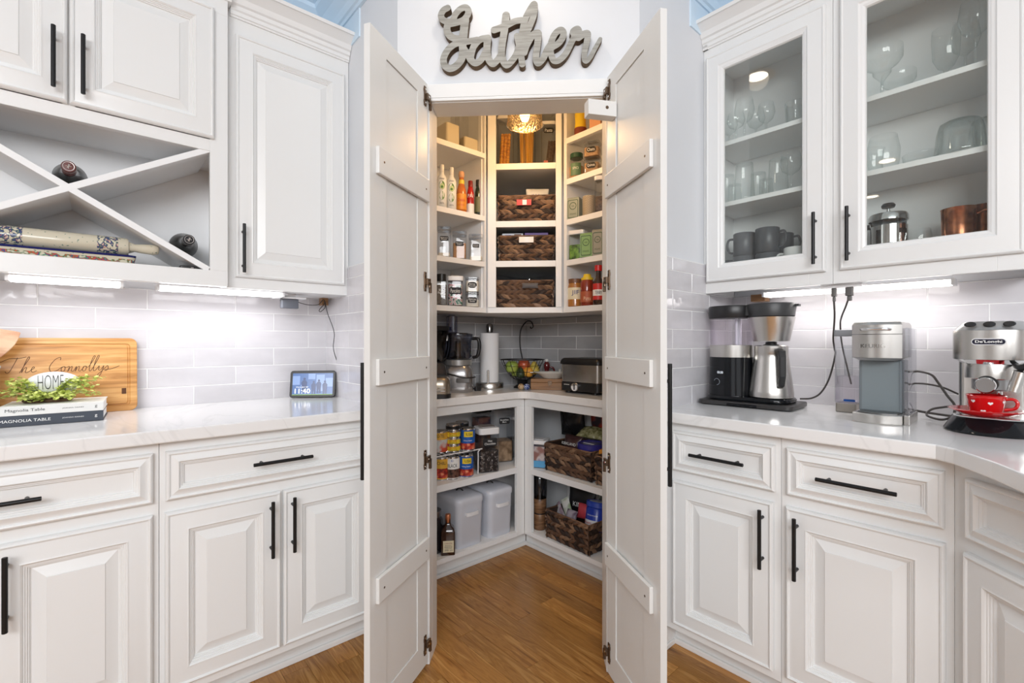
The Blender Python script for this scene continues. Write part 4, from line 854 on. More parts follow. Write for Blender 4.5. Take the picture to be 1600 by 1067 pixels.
# paper towels
t = thing('paper_towel_holder', 'steel paper towel stand with a full white roll', 'paper towels', 'P', -.3036, 2.746, ZP)
MB().lathe([(.078, 0), (.081, .003), (.081, .030), (.078, .034)], seg=40).build('base', STEEL, t, smooth=40); MB().lathe([(.052, .036), (.054, .038), (.054, .318), (.052, .320)], seg=40).build('paper_roll', mat('paper_roll_white', (.86, .86, .87), .9), t, smooth=40)
MB().lathe([(.008, .321), (.020, .325), (.021, .36), (.016, .374), (.0001, .378)], seg=24).build('finial', mat('dark_chrome', (.20, .20, .20), .2, 1), t, smooth=50); MB().rbox(-.006, .006, -.080, -.074, .034, .110, .002).build('tear_arm', STEEL, t)
# fruit bowl with banana hook
bxp, byp = -.115, 2.798
t = thing('fruit_bowl', 'black wire fruit bowl with a tall banana hook', 'fruit bowl', 'P', bxp, byp, ZP)
RB = .128; wb_ = MB(); 
def br(zz): return .045+(RB-.045)*((zz-.05)/.115)**.62
for k in range(14):
    a = 2*PI*k/14+.1; wb_.tube([(br(zz)*math.cos(a), br(zz)*math.sin(a)*.8, zz) for zz in (.0505, .06, .075, .10, .13, .165)], .0017, 5)
for zz in (.165,): wb_.tube([(RB*math.cos(a), RB*.8*math.sin(a), zz) for a in np.linspace(0, 2*PI, 41)], .0035, 6)
for zz in (.07, .095, .13): wb_.tube([(br(zz)*math.cos(a), br(zz)*.8*math.sin(a), zz) for a in np.linspace(0, 2*PI, 33)], .0013, 5)
wb_.build('wire_basket', BLACK, t, smooth=60); MB().lathe([(.052, 0), (.050, .006), (.030, .02), (.032, .04), (.045, .05), (.0001, .052)], seg=24).build('foot', BLACK, t, smooth=50)
MB().tube(crom([(-.004, .10, .166), (-.018, .10, .25), (-.014, .098, .34), (.018, .095, .39), (.048, .093, .395), (.062, .092, .365), (.050, .092, .352), (.045, .092, .362)], 7), .0042, 8).build('banana_hook', BLACK, t, smooth=60)
def fruit(label, x, y, z_, r_, m, pear=False, cat='fruit', name='apple'):
    o = thing(name, label, cat, 'P', bxp+x, byp+y, ZP+z_)
    pr_ = [(.0001, .06*r_), (.3*r_, 0), (.75*r_, .18*r_), (1.0*r_, .8*r_), (.93*r_, 1.35*r_), (.55*r_, 1.78*r_), (.2*r_, 1.80*r_), (.0001, 1.68*r_)] if not pear else [(.0001, .05*r_), (.5*r_, .05*r_), (.98*r_, .6*r_), (.93*r_, 1.2*r_), (.55*r_, 1.9*r_), (.35*r_, 2.3*r_), (.0001, 2.4*r_)]
    pr2 = [tuple(p) for p in crom(pr_, 3)]; pr2 = [(max(a, .0001), b) for a, b in pr2]
    MB().lathe(pr2, seg=20).build('flesh', m, o, smooth=80); MB().tube([(0, 0, (1.7 if not pear else 2.38)*r_), (.004, 0, (2.05 if not pear else 2.7)*r_)], .0016, 6).build('stem', mat('stem_brown', (.10, .05, .02)), o)
GA = ramp_mat('green_apple', [(.3, (.20, .32, .05)), (.7, (.45, .50, .10))], 14, rough=.3); RA = ramp_mat('red_apple', [(.3, (.35, .04, .03)), (.6, (.60, .14, .05)), (.8, (.75, .45, .12))], 12, rough=.25); OR_ = ramp_mat('orange_peel', [(.3, (.70, .28, .03)), (.7, (.80, .42, .06))], 60, rough=.45, bump=.2); AV = mat('avocado_skin', (.03, .05, .02), .5)
fruit('green apple at the left of the wire fruit bowl', -.060, -.02, .088, .038, GA); fruit('second green apple low in the fruit bowl behind the wires', -.035, .015, .062, .034, GA)
fruit('red apple in the middle of the wire fruit bowl', .010, -.01, .100, .036, RA); fruit('orange at the front of the wire fruit bowl', .035, -.03, .064, .031, OR_, name='orange'); fruit('yellow pear at the right of the wire fruit bowl', .070, -.005, .078, .032, ramp_mat('pear_skin', [(.3, (.50, .42, .06)), (.7, (.68, .50, .12))], 14, rough=.4), True, name='pear'); fruit('dark avocado low in the middle of the fruit bowl', -.008, -.045, .060, .026, AV, True, name='avocado')
for (px, c0, c1, lab) in ((814, (.55, .40, .22), (.25, .10, .05), 'small tan patterned ornament ball in front of the fruit bowl'), (823, (.03, .06, .22), (.6, .65, .8), 'small blue and white ornament ball beside the wooden box')):
    t = thing('ornament_ball', lab, 'ornament', 'P', ux('P', px, 2.66), 2.66, ZP); MB().lathe([(max(.0001, .0175*math.sin(a)), .0175-.0175*math.cos(a)) for a in np.linspace(0, PI, 13)], seg=20).build('ball', ramp_mat('ball_%d' % px, [(.42, c0), (.5, c1), (.58, c0)], 70, rough=.25, detail=1), t, smooth=80)
# wooden box and what stands on it
t = thing('wooden_box', 'brown wooden box with a dark hook latch on the pantry counter', 'box', 'P', .053, 2.735, ZP, -.10)
MB().box(-.110, .110, -.065, .065, 0, .040).build('box_body', BOXWOOD, t, bevel=.002); MB().box(-.110, .110, -.065, .065, .0412, .060).build('lid', BOXWOOD, t, bevel=.002)
MB().box(-.012, .010, -.069, -.0655, .030, .050).lathe([(.006, -.070), (.006, -.066)], (-.004, 0, .028), 10, 'y').build('latch', BRONZE, t)
t = thing('serving_dish', 'white oval serving dish resting on the wooden box', 'dish', 'P', .058, 2.728, ZP+.0605, -.05)
MB().lathe([(.045, 0), (.050, .002), (.085, .028), (.108, .034), (.110, .037), (.106, .038), (.083, .033), (.046, .007), (.0001, .006)], seg=40, sy=.52).build('bowl', mat('dish_white', (.78, .76, .70), .2), t, smooth=50)
MB().box(-.125, -.105, -.018, .018, .031, .036).box(.105, .125, -.018, .018, .031, .036).build('grip', mat('dish_white', (0, 0, 0)), t, bevel=.002); MB().lathe([(.0001, .034), (.006, .036), (.005, .046), (.009, .052), (.0001, .057)], (.045, -.01, 0), 14).build('finial', mat('dish_white', (0, 0, 0)), t, smooth=50)
t = thing('cruet', 'small dark red glass cruet with white stopper behind the oval dish', 'bottle', 'P', .030, 2.860, ZP)
MB().lathe([(.022, 0), (.025, .003), (.026, .05), (.015, .085), (.013, .10), (.019, .115), (.020, .135), (.010, .15)], seg=20).build('body', mat('ruby_glass', (.12, .012, .014), .08, coat=.7), t, smooth=50); MB().lathe([(.009, .1505), (.012, .155), (.010, .165), (.0001, .167)], seg=16).build('stopper', PAPER, t, smooth=50)
MB().tube(crom([(.015, 0, .12), (.04, 0, .11), (.045, 0, .07), (.02, 0, .05)], 5), .006, 8).build('handle', mat('ruby_glass', (0, 0, 0)), t, smooth=50)
# countertop cooker on the right
t = thing('deep_fryer', 'steel and black countertop fryer with a round dial on the pantry counter', 'fryer', 'P', .258, 2.540, ZP, -.74)
MB().rbox(-.125, .125, -.10, .10, .012, .058, .02).build('base', BPL, t, smooth=40); MB().rbox(-.123, .123, -.098, .098, .0585, .152, .018).build('shell', STEELH, t, smooth=40)
MB().loft([[(x*k, y*k, z_) for x, y in rrect(-.132, .132, -.105, .105, .022, 5)] for z_, k in ((.1525, 1), (.165, 1), (.178, .95), (.184, .88))]).box(-.142, -.128, -.02, .02, .153, .166).build('lid', BPL, t, smooth=40)
MB().lathe([(.021, -.113), (.022, -.110), (.022, -.102), (.018, -.1015)], (-.02, 0, .036), 24, 'y').build('dial', CHROME, t, smooth=40); MB().box(-.022, -.018, -.1155, -.1131, .022, .050).build('pointer', BPL, t)
text('----', t, INKW, (-.08, -.1005, .045), .035, .003); 
for fx in (-.10, .07):
    for fy in (-.09, .06): MB().rbox(fx, fx+.03, fy, fy+.03, 0, .0115, .01).build('foot', BPL, t)

# ================================================================ PANTRY, LOWER LEFT SHELVES
ZC = .4825
cans = [  # px, d, level, r, h, kind
 (693, 2.005, 0, .037, .112, 'chili'), (708.5, 1.975, 0, .037, .112, 'black'), (727, 1.965, 0, .037, .112, 'kidney')]
RN = lambda c, n, k=50: ramp_mat(n, c, k, rough=.4, detail=1)
BEAN = RN([(.35, (.20, .015, .01)), (.55, (.55, .05, .03)), (.7, (.75, .30, .15))], 'red_bean_print'); BKB = RN([(.35, (.02, .012, .01)), (.6, (.14, .06, .04))], 'black_bean_print', 70)
BLK = col('can_ink_black', (.03, .02, .02)); OLB = col('ochre_label', (.75, .42, .05))  # near-black print ink and ochre paper for the can labels
can('can of chili with ochre and red label, bottom row by the left door', 'L', 690, 2.01, ZC, .037, .112, OLB, [('CHILI', .76, 1.3, .14, BLK)], (BEAN, .10, .52))
can('can of black beans with a white label, bottom row middle', 'L', 707, 1.985, ZC, .037, .112, PAPER, [('BLACK', .62, 1.35, .16, INK), ('Kr', .84, .35, .10, BLUEL)], (BKB, .08, .46))
can('blue can of kidney beans with yellow logo, bottom row under the wire rack', 'L', 728.5, 1.968, ZC, .037, .112, BLUEL, [('kidney beans', .50, 1.2, .08, INKW)], (BEAN, .08, .38))
# wire rack
rk = thing('wire_shelf_rack', 'white wire shelf riser holding the upper row of cans', 'rack', 'L', 0, 0, ZC)
xr = ux('L', 746, 1.955); m = MB(); zr = .128
for (dd) in (1.950, 2.19): m.tube(crom([(X0+.03, dd, .003), (X0+.03, dd, zr-.01), (X0+.04, dd, zr), (xr-.015, dd, zr), (xr, dd, zr-.012), (xr, dd, .003)], 3), .0032, 6)
m.build('frame_wire', WHT, rk, smooth=50)
m = MB()
for k in range(18): x = X0+.05+k*(xr-X0-.07)/17; m.tube([(x, 1.950, zr+.001), (x, 2.19, zr+.001)], .0018, 5)
m.build('cross_wires', WHT, rk, smooth=50)
ZR = ZC+zr+.0035
can('can with ochre and red label in the upper row by the left door', 'L', 688, 2.02, ZR, .036, .108, OLB, [('RO-TEL', .80, 1.2, .15, BLK)], (RN([(.4, (.60, .62, .60)), (.6, (.60, .08, .04))], 'pale_red_print', 25), .06, .62))
for k in range(4):
    can(('small flat can with yellow label, bottom of the stack on the wire rack', 'small flat can with yellow label, second of the stack on the wire rack', 'small flat can with yellow label, third of the stack on the wire rack', 'dark-topped small can crowning the stack on the wire rack')[k], 'L', 708, 2.0 if k < 3 else 2.07, ZR+.0355*k if k < 3 else ZR+.106, .0375, .035 if k < 3 else .03, YEL if k < 3 else BPL, [('BEST TUNA', .62, 1.0, .26, REDL), ('SOLID CLAM', .30, 1.1, .2, BLK)] if k < 3 else [], None)
bpy.data.objects['food_can.007'].location = W3('L', ux('L', 708, 2.0), 2.0, ZR+.107)
can('blue can of kidney beans with yellow logo, upper row at the rack end', 'L', 731, 1.975, ZR, .037, .112, BLUEL, [('kidney beans', .46, 1.2, .08, INKW)], (BEAN, .06, .34))
for nm in ('food_can.002', 'food_can.008'):
    r = bpy.data.objects[nm]; o = MB(); n = 10
    o.loft([[(.0376*math.sin(a), -.0376*math.cos(a), z_) for a in np.linspace(-.55, .75, n)] for z_ in (.070, .098)], cap0=False, cap1=False, closed=False).build('yellow_logo', YEL, r); text('BUSH', r, INK, (.004, 0, .084), .036, .014, wrap=.0384)
can('second dark can standing behind the yellow tuna cans', 'L', 722, 2.11, ZR, .037, .12, BPL, [])
r = box_jar('white-lidded clear canister of chocolate sticks with black tag, lower left pantry', 'L', 760, 1.985, ZC, .112, .105, .232, RN([(.42, (.015, .012, .012)), (.57, (.06, .04, .035)), (.6, (.65, .62, .58)), (.62, (.03, .02, .02))], 'choc_packets', 60), .56, WHT, 'Hot\nChocolate', lidh=.034, tagz=.80, tagw=.70, rot=-.30)
MB().rbox(-.040, .040, -.038, .038, .2352, .237, .02).build('lid_button', mat('clear_knob', (.35, .30, .28), .3), r)
r = box_jar('tall clear cereal container with brown sticks at the bottom and black tag', 'L', 783, 2.10, ZC, .115, .11, .318, RN([(.35, (.22, .13, .07)), (.6, (.50, .33, .20))], 'cookie_sticks', 30), .40, CLEAR, 'Breakfast\nBars', lidh=.025, tagz=.80, tagw=.55, rot=-.35)
box_jar('clear container with white lid behind the tall cereal container', 'L', 806, 2.12, ZC, .09, .09, .24, RN([(.4, (.5, .5, .5)), (.6, (.12, .12, .13))], 'grey_stuff', 15), .5, WHT, None, rot=-.2)
box_jar('dark packets in a clear bin at the back of the can shelf', 'L', 752, 2.17, ZC, .10, .07, .295, RN([(.4, (.03, .03, .06)), (.6, (.22, .10, .08))], 'dark_back', 20), .9, BPL, None, rot=0)
# white bins
def bin_(label, xc, d, w, dp, h, rot):
    t = thing('storage_bin', label, 'bin', 'L', xc, d, .130, rot)
    MB().loft([[(x*k, y*k, z_) for x, y in rrect(-w/2, w/2, -dp/2, dp/2, .030, 5)] for z_, k in ((0, .93), (.003, .94), (h-.045, 1.0))]).build('bin_body', WHT2, t, smooth=50)
    MB().loft([[(x*k, y*k, z_) for x, y in rrect(-w/2-.004, w/2+.004, -dp/2-.004, dp/2+.004, .033, 5)] for z_, k in ((h-.0445, 1), (h-.030, 1), (h-.018, .985), (h-.010, .90), (h-.004, .6), (h-.002, .2))]).build('lid', WHT2, t, smooth=60)
    g = MB(); y = -dp/2
    g.loft([[(x, y-.001-off, z_) for x, z_ in [(-.034, zz), (.034, zz)]] for zz, off in ()]) if 0 else None
    pts = [(-.038, y+.002, h-.092), (-.034, y-.012, h-.092), (.0, y-.016, h-.092), (.034, y-.012, h-.092), (.038, y+.002, h-.092)]
    c_ = crom(pts, 4); g.loft([[(p[0], p[1], p[2]-.008), (p[0], p[1]-.003, p[2]-.008), (p[0], p[1]-.003, p[2]+.010), (p[0], p[1], p[2]+.010)] for p in c_]); g.build('handle', WHT, t, smooth=50)
    MB().tube(crom([(-.012, 0, h-.003), (-.010, -.012, h+.008), (.004, -.022, h+.006), (.010, -.03, h-.004)], 5), .0035, 7).build('lid_hook', BPL, t, smooth=50)
bin_('white enamel storage bin with lid, left of the two on the pantry floor shelf', 1.432, 2.052, .166, .235, .262, 0)
bin_('white enamel storage bin with lid, right of the two by the corner post', 1.634, 2.052, .166, .235, .262, 0)
b = bottle('liqueur_bottle', 'square dark liqueur bottle with copper cap and cream label', 'L', 700, 1.955, .130, [(.030, 0), (.034, .004), (.034, .10), (.030, .125), (.013, .142), (.012, .175)], mat('amber_dark_glass', (.035, .012, .006), .07, coat=.6), [(.0125, .15), (.0135, .152), (.0135, .188), (.012, .19)], mat('copper_cap', (.55, .20, .09), .3, .5))
o = b.children[0]; bpy.data.objects.remove(o, do_unlink=True)
MB().loft([[(x*k, y*k, z_) for x, y in rrect(-.034, .034, -.034, .034, rr, 4)] for z_, k, rr in ((0, .95, .006), (.003, 1, .006), (.108, 1, .007), (.126, .85, .012), (.140, .42, .014), (.150, .37, .0125*2), (.172, .36, .0125*2))]).build('body', mat('amber_dark_glass', (0, 0, 0)), b, smooth=50)
MB().box(-.024, .028, -.0350, -.0343, .016, .072).build('paper_label', mat('cream_label', (0, 0, 0)), b)
for k, zz in enumerate((.060, .050, .042, .034, .026)): text(('COINTRE', 'liqueur', 'FRANCE', 'triple sec', '70 cl')[k], b, (mat('brown_ink', (.25, .07, .03)), INK)[k > 0], (.002, -.0352, zz), .036-.004*(k % 2), .006)
r = thing('glass_jar', 'dark glass jar with a metal lid behind the liqueur bottle', 'jar', 'L', ux('L', 688, 1.98)-.02, 2.02, .130)
MB().lathe([(.045, 0), (.050, .005), (.050, .16), (.042, .175)], seg=24).build('body', mat('dark_contents', (.02, .018, .02), .1, coat=.5), r, smooth=50); MB().lathe(cyl(.044, .030, .1755), seg=24).build('lid', mat('aged_metal', (.32, .33, .34), .3, .9), r, smooth=40)
# ================================================================ PANTRY, LOWER RIGHT SHELVES
ZM = .4755
r = box_jar('clear box with white lid full of pink sticks beside the woven basket', 'R', 843, 1.862, ZM, .10, .10, .150, RN([(.4, (.35, .16, .14)), (.5, (.70, .62, .60)), (.6, (.20, .18, .35))], 'stick_packets', 18), .9, WHT, None, rot=.55, lidh=.022)
MB().box(-.046, .046, -.0515, -.0505, .004, .040).build('blue_band', mat('sky_blue', (.10, .35, .62), .4), r)
basket('dark woven snack basket on the middle shelf with a blue lid in it', 'R', (-1.80-1.478)/2+.0, 1.935, ZM, .312, .225, .148, 0)
basket('dark woven basket at the right edge of the middle shelf, partly hidden by the door', 'R', -1.300, 1.93, ZM, .300, .225, .140, 0)
xm = -1.64
t = thing('jar', 'round jar with a purple-blue screw lid on top of the middle basket', 'jar', 'R', -1.545, 1.90, ZM+.085)
MB().lathe(cyl(.062, .060), seg=32).build('body', mat('dark_jar', (.06, .05, .06), .3), t, smooth=40); MB().lathe([(.066, .0605), (.069, .064), (.069, .088), (.064, .092), (.060, .089), (.0001, .089)], seg=36).build('lid', mat('violet_lid', (.035, .03, .22), .3), t, smooth=40); MB().box(-.035, .03, -.02, -.012, .0892, .0905).build('lid_print', INKW, t)
pouch('snack_bag', 'black Kirkland nut tub label with white lettering behind the basket front', 'R', -1.665, 1.90, ZM+.09, .12, .105, .075, mat('black_brown_pack', (.05, .02, .02), .3), 0, -.05, tx=[('KIRKLAND', .62, .8, .14, INKW)])
bpy.data.objects[[o.name for o in bpy.data.objects if o.get('label', '').startswith('black Kirkland')][0]]['label'] = 'dark brown packet with white capital lettering behind the basket front'
pouch('snack_bag', 'olive-coloured clear bag of seeds lying across the middle basket', 'R', -1.605, 1.955, ZM+.185, .17, .10, .055, ramp_mat('seed_bag', [(.35, (.12, .12, .04)), (.6, (.38, .36, .18)), (.75, (.6, .6, .5))], 50, rough=.25), .1, -1.15)
pouch('snack_bag', 'shiny black bag standing behind the clear box of sticks', 'R', -1.775, 2.03, ZM+.16, .16, .17, .06, mat('black_foil', (.02, .02, .022), .2, .3), .2, .15)
pouch('snack_bag', 'red and black foil bag at the back above the middle basket', 'R', -1.60, 2.06, ZM+.20, .14, .125, .06, RN([(.4, (.03, .02, .03)), (.52, (.50, .05, .02)), (.65, (.65, .20, .05))], 'red_foil', 12), 0, .1)
pouch('snack_bag', 'black bag leaning at the right back of the middle shelf', 'R', -1.40, 2.04, ZM+.14, .13, .18, .06, mat('black_foil', (0, 0, 0)), 0, .05)
pouch('snack_bag', 'red-brown foil bag between the seed bag and the right door', 'R', -1.475, 2.0, ZM+.17, .12, .10, .05, RN([(.4, (.16, .06, .05)), (.6, (.40, .18, .14))], 'brown_foil', 14), 0, -.4)
t = carton('small orange carton beside the blue lid in the middle basket', 'R', -1.455, 1.885, ZM+.09, .03, .04, .07, ORG, .2)
ZB = .129
t = thing('grinder', 'tall walnut grinder with smoked glass top on the lower right shelf', 'grinder', 'R', ux('R', 843.5, 1.860), 1.860, ZB)
MB().lathe([(.034, 0), (.037, .004), (.037, .085), (.036, .0865)], seg=28).build('wood_base', WALNUT, t, smooth=40); MB().lathe([(.0355, .087), (.0355, .093)], seg=28).build('band', BPL, t); MB().lathe([(.036, .0935), (.037, .095), (.037, .168), (.035, .171)], seg=28).build('wood_body', WALNUT, t, smooth=40)
MB().lathe([(.038, .1715), (.040, .185), (.040, .29), (.036, .296)], seg=28).build('glass_top', thin_glass('smoke_grey', (.35, .36, .38), .07, .6), t, smooth=40)
basket('dark woven basket on the lowest right shelf overflowing with snack packets', 'R', -1.612, 1.905, ZB, .300, .225, .150, -.04)
t = thing('powder_tub', 'blue protein powder tub with white lid and red lettering', 'tub', 'R', -1.515, 1.90, ZB+.085, .0)
t.rotation_euler = (-.22, .0, -PI/4+.2)
MB().lathe([(.052, 0), (.058, .006), (.058, .105), (.054, .112)], seg=32).build('tub_body', mat('royal_blue', (.01, .04, .38), .25), t, smooth=40); MB().lathe([(.056, .1125), (.060, .115), (.060, .138), (.056, .142), (.052, .139), (.0001, .139)], seg=32).build('lid', mat('cobalt_lid', (.02, .06, .42), .3), t, smooth=40); MB().lathe([(.0001, .1395), (.045, .1395), (.045, .1415), (.0001, .142)], seg=28).build('lid_disc', mat('pale_disc', (.55, .60, .72), .4), t)
MB().lathe([(.0585, .008), (.0585, .052)], seg=32, cap0=False, cap1=False).build('white_band', WHT, t, smooth=60); text('Premier\nProtein', t, mat('brand_red', (.5, .01, .02)), (-.01, 0, .031), .062, .028, wrap=.059, shear=.2); text('PROTEIN POWDER', t, INKW, (0, 0, .075), .06, .006, wrap=.0585)
pouch('snack_bag', 'black bag with large white capital letters at the back of the lowest basket', 'R', -1.665, 1.965, ZB+.10, .17, .15, .05, mat('kind_black', (.012, .012, .014), .35), .12, -.1, tx=[('KIND', .42, .46, .16, INKW)])
pouch('snack_bag', 'grey-green printed bag leaning behind the powder tub', 'R', -1.50, 2.01, ZB+.13, .16, .15, .05, RN([(.4, (.16, .19, .15)), (.52, (.40, .42, .36)), (.6, (.12, .14, .11))], 'sage_bag', 18), -.1, .15)
pouch('snack_bag', 'white and green packet sticking out of the lowest basket, tilted', 'R', -1.66, 1.875, ZB+.10, .055, .12, .02, RN([(.42, (.70, .70, .66)), (.6, (.22, .32, .16))], 'white_green_pack', 16), .2, -.35, roll=-.6)
pouch('snack_bag', 'silver wrapper at the left front of the lowest basket', 'R', -1.705, 1.86, ZB+.095, .06, .10, .02, RN([(.42, (.45, .42, .44)), (.6, (.25, .16, .22))], 'silver_wrap', 22), .2, -.5, roll=-.9)
pouch('snack_bag', 'pink and red wrapper beside the powder tub', 'R', -1.60, 1.90, ZB+.12, .07, .075, .03, mat('pink_wrap', (.55, .06, .08), .3), .2, -.3)
pouch('snack_bag', 'clear crinkled wrapper hanging over the rim of the lowest basket', 'R', -1.635, 1.835, ZB+.10, .07, .07, .03, RN([(.42, (.40, .35, .40)), (.6, (.10, .06, .10))], 'dark_wrap', 22), 0, -.4)
t = thing('charging_cable', 'thin pale cable drooping behind the lowest basket', 'cable', 'R', 0, 0, 0)
MB().tube(crom([(-1.70, 2.02, .30), (-1.705, 2.01, .38), (-1.67, 2.0, .415), (-1.60, 2.0, .43)], 6), .0022, 6).build('wire', PAPER, t, smooth=60)

# ================================================================ LEFT COUNTER
ZT = .9143
# cutting board leaning on the tiles
cb = thing('cutting_board', 'teak cutting board with engraved family lettering leaning on the tiles', 'cutting board', 'L', -.095, 2.243, ZT, 0); cb.rotation_euler = (-.115, 0, PI/4)
bw, bh = .215, .268
RRb = [(x, z_) for x, z_ in rrect(-bw, bw, 0, bh, .022, 6)]
def rr_(k, r_): return [(x, z_) for x, z_ in rrect(-bw+k, bw-k, k, bh-k, r_, 6)]
m = MB(); m.loft([[(x, y, z_) for x, z_ in rr_(k, r_)] for k, r_, y in ((.002, .022, 0), (0, .022, .002), (0, .022, .019), (.002, .022, .021))][::-1] and [[(x, y, z_) for x, z_ in rr_(k, r_)] for k, r_, y in ((.002, .022, .021), (0, .022, .019), (0, .022, .002), (.002, .022, 0), (.020, .012, 0), (.0225, .010, .004), (.0265, .008, .004), (.029, .007, 0))])
m.build('board', TEAK, cb, smooth=25)
LT = []
def ltr(pts, ox=0): LT.append([(x+ox, y) for x, y in pts])
ltr([(-.2, .70), (.4, .92), (1.0, .93), (1.55, 1.02)]); ltr([(.95, .98), (.75, .55), (.5, .08), (.3, .02), (.2, .12)])
ltr([(1.2, .0), (1.5, .5), (1.78, .95), (1.68, 1.0), (1.5, .6), (1.33, .02), (1.5, .28), (1.66, .33), (1.6, .05), (1.75, .02), (1.98, .16), (2.2, .30), (2.12, .38), (2.0, .18), (2.12, .02), (2.4, .12)])
ltr([(4.05, .78), (4.02, .96), (3.65, .82), (3.3, .36), (3.42, .03), (3.8, .06), (4.12, .25), (4.32, .34), (4.18, .22), (4.22, .02), (4.42, .06), (4.46, .30), (4.34, .34), (4.55, .28), (4.78, .34), (4.68, .0), (4.86, .28), (5.0, .33), (4.96, .05), (5.12, .03), (5.33, .34), (5.25, .0), (5.42, .28), (5.56, .33), (5.52, .05), (5.68, .03), (5.95, .34), (5.82, .22), (5.85, .02), (6.05, .06), (6.10, .30), (5.98, .34), (6.25, .28), (6.5, .6), (6.72, .98), (6.6, 1.0), (6.42, .55), (6.35, .06), (6.5, .04), (6.8, .5), (7.05, 1.0), (6.93, 1.02), (6.75, .55), (6.68, .06), (6.85, .04), (7.12, .33), (7.1, .06), (7.28, .06), (7.5, .34), (7.32, -.2), (7.05, -.48), (7.02, -.3), (7.5, .08), (7.8, .34), (7.86, .12), (7.7, .0), (7.62, .06), (8.2, .12), (8.8, .30)])
m = MB()
for l_ in LT:
    c_ = crom(l_, 5); rings = []
    for k_, (x, y) in enumerate(c_):
        a, b = c_[max(k_-1, 0)], c_[min(k_+1, len(c_)-1)]; dx, dy = b[0]-a[0], b[1]-a[1]; L_ = math.hypot(dx, dy)+1e-9; nx, ny = -dy/L_*.026, dx/L_*.016
        X = lambda u, v: (-.132+(u+v*.12)*.0335, -.0006-.00001*(k_ % 3), .150+v*.052)
        rings.append([X(x+nx, y+ny), X(x-nx, y-ny)])
    m.loft(rings, cap0=False, cap1=False, closed=False)
m.build('engraved_lettering', mat('burnt_brown', (.10, .035, .01), .7), cb)
MB().box(.170, .183, -.0006, 0, .062, .083).build('maker_mark', mat('burnt_brown', (0, 0, 0)), cb)
# crock with spoon
cx_, cd_ = -.283, 2.165
t = thing('utensil_crock', 'mottled white galvanised crock at the left edge of the picture', 'crock', 'L', cx_, cd_, ZT)
MB().lathe([(.052, 0), (.056, .003), (.062, .17), (.064, .172), (.064, .177), (.060, .177), (.054, .01), (.0001, .01)], seg=32).build('crock_body', ramp_mat('galvanised', [(.3, (.42, .45, .47)), (.7, (.66, .69, .70))], 9, rough=.45), t, smooth=50)
t = thing('wooden_paddle', 'broad wooden spoon head standing in the crock at the left edge', 'utensil', 'L', cx_-.005, cd_-.005, ZT+.012); t.rotation_euler = (-.12, .10, PI/4+.1)
pp = crom([(-.010, 0), (-.012, .16), (-.05, .19), (-.075, .235), (-.072, .275), (-.04, .292), (.02, .290), (.078, .284), (.084, .275), (.075, .240), (.050, .20), (.012, .16), (.010, 0)], 4)
MB().prism(pp, -.006, .006, 'y').build('spoon_head', BEECH, t, bevel=.003)
# books
bk = []
for k, (z0, hh, dd, mm, lab) in enumerate(((ZT, .032, .188, mat('charcoal_cover', (.045, .055, .075), .5), 'charcoal hardback cookbook, lower of the two stacked books'), (ZT+.0325, .027, .186, mat('white_cover', (.80, .79, .76), .5), 'white hardback cookbook, upper of the two stacked books'))):
    t = thing('book', lab, 'book', 'L', .022, 2.022, z0, -.07)
    m = MB(); m.box(-.236, 0, -.0, dd, 0, .003).box(-.236, 0, 0, dd, hh-.003, hh).box(-.236, 0, -.003, .0, 0, hh); m.build('cover', mm, t, bevel=.001)
    MB().box(-.233, -.003, .001, dd-.004, .0035, hh-.0035).build('pages', mat('page_white', (.85, .85, .84), .8), t)
    ik = INK if k else INKW
    text('Magnolia Table' if k else 'MAGNOLIA TABLE', t, ik, (-.178, -.0032, hh*.52), .085 if k else .110, .011 if k else .0085); text('JOANNA GAINES', t, ik, (-.072 if k else -.072, -.0032, hh*.52), .050, .0042); text('g', t, ik, (-.018, -.0032, hh*.5), .006, .009); bk.append(t)
ZK = ZT+.0325+.0275
# greenery arrangement with stone
ga = thing('greenery_arrangement', 'trailing lime green artificial foliage lying on the books', 'plant', 'L', -.112, 2.13, ZK, 0)
rn = random.Random(11)
MB().loft([[(x*k, y*k, z_) for x, y in rrect(-.06, .06, -.03, .03, .028, 5)] for z_, k in ((0, .9), (.006, 1), (.014, .95), (.019, .8))]).build('moss_base', ramp_mat('brown_moss', [(.3, (.05, .025, .01)), (.7, (.16, .09, .05))], 60, rough=.9), ga, smooth=50)
lv = MB(); st = MB()
for s_ in range(95):
    a = rn.uniform(0, 2*PI); L0 = rn.uniform(.035, .125); ex, ey = math.cos(a)*L0*1.15, math.sin(a)*L0*.55-.012
    if ey < -.075: ey = -.075
    z1 = rn.uniform(.0, .070) if abs(ex) > .062 else rn.uniform(.0, .012)
    if abs(ex) < .05 and ey > -.01: z1 = .0
    p0 = (ex*.15, ey*.15, .012); p1 = (ex*.6, ey*.6, .02+z1*.8); p2 = (ex, ey, max(.006, .012+z1*.8)); pts = crom([p0, p1, p2], 4); st.tube(pts, .0006, 4)
    for p in pts[1:]:
        for q_ in range(rn.choice((2, 3, 3))):
            ang = rn.uniform(0, 2*PI); tl = rn.uniform(-.7, .7); R0 = rn.uniform(.0045, .0072); cxx, cyy, czz = p[0]+rn.uniform(-.007, .007), p[1]+rn.uniform(-.007, .007), max(p[2]+rn.uniform(-.004, .008), .004)
            ux_, uy_ = Vector((math.cos(ang), math.sin(ang), tl)).normalized(), Vector((-math.sin(ang), math.cos(ang), rn.uniform(-.7, .7))).normalized()
            c3 = Vector((cxx, cyy, czz)); vs = [c3+ux_*R0*math.cos(b)+uy_*R0*math.sin(b)*.9 for b in np.linspace(0, 2*PI, 7)[:-1]]; vs = [(v.x, v.y, max(v.z, .001)) for v in vs]
            lv.add(vs, [(0, 1, 2, 3, 4, 5)])
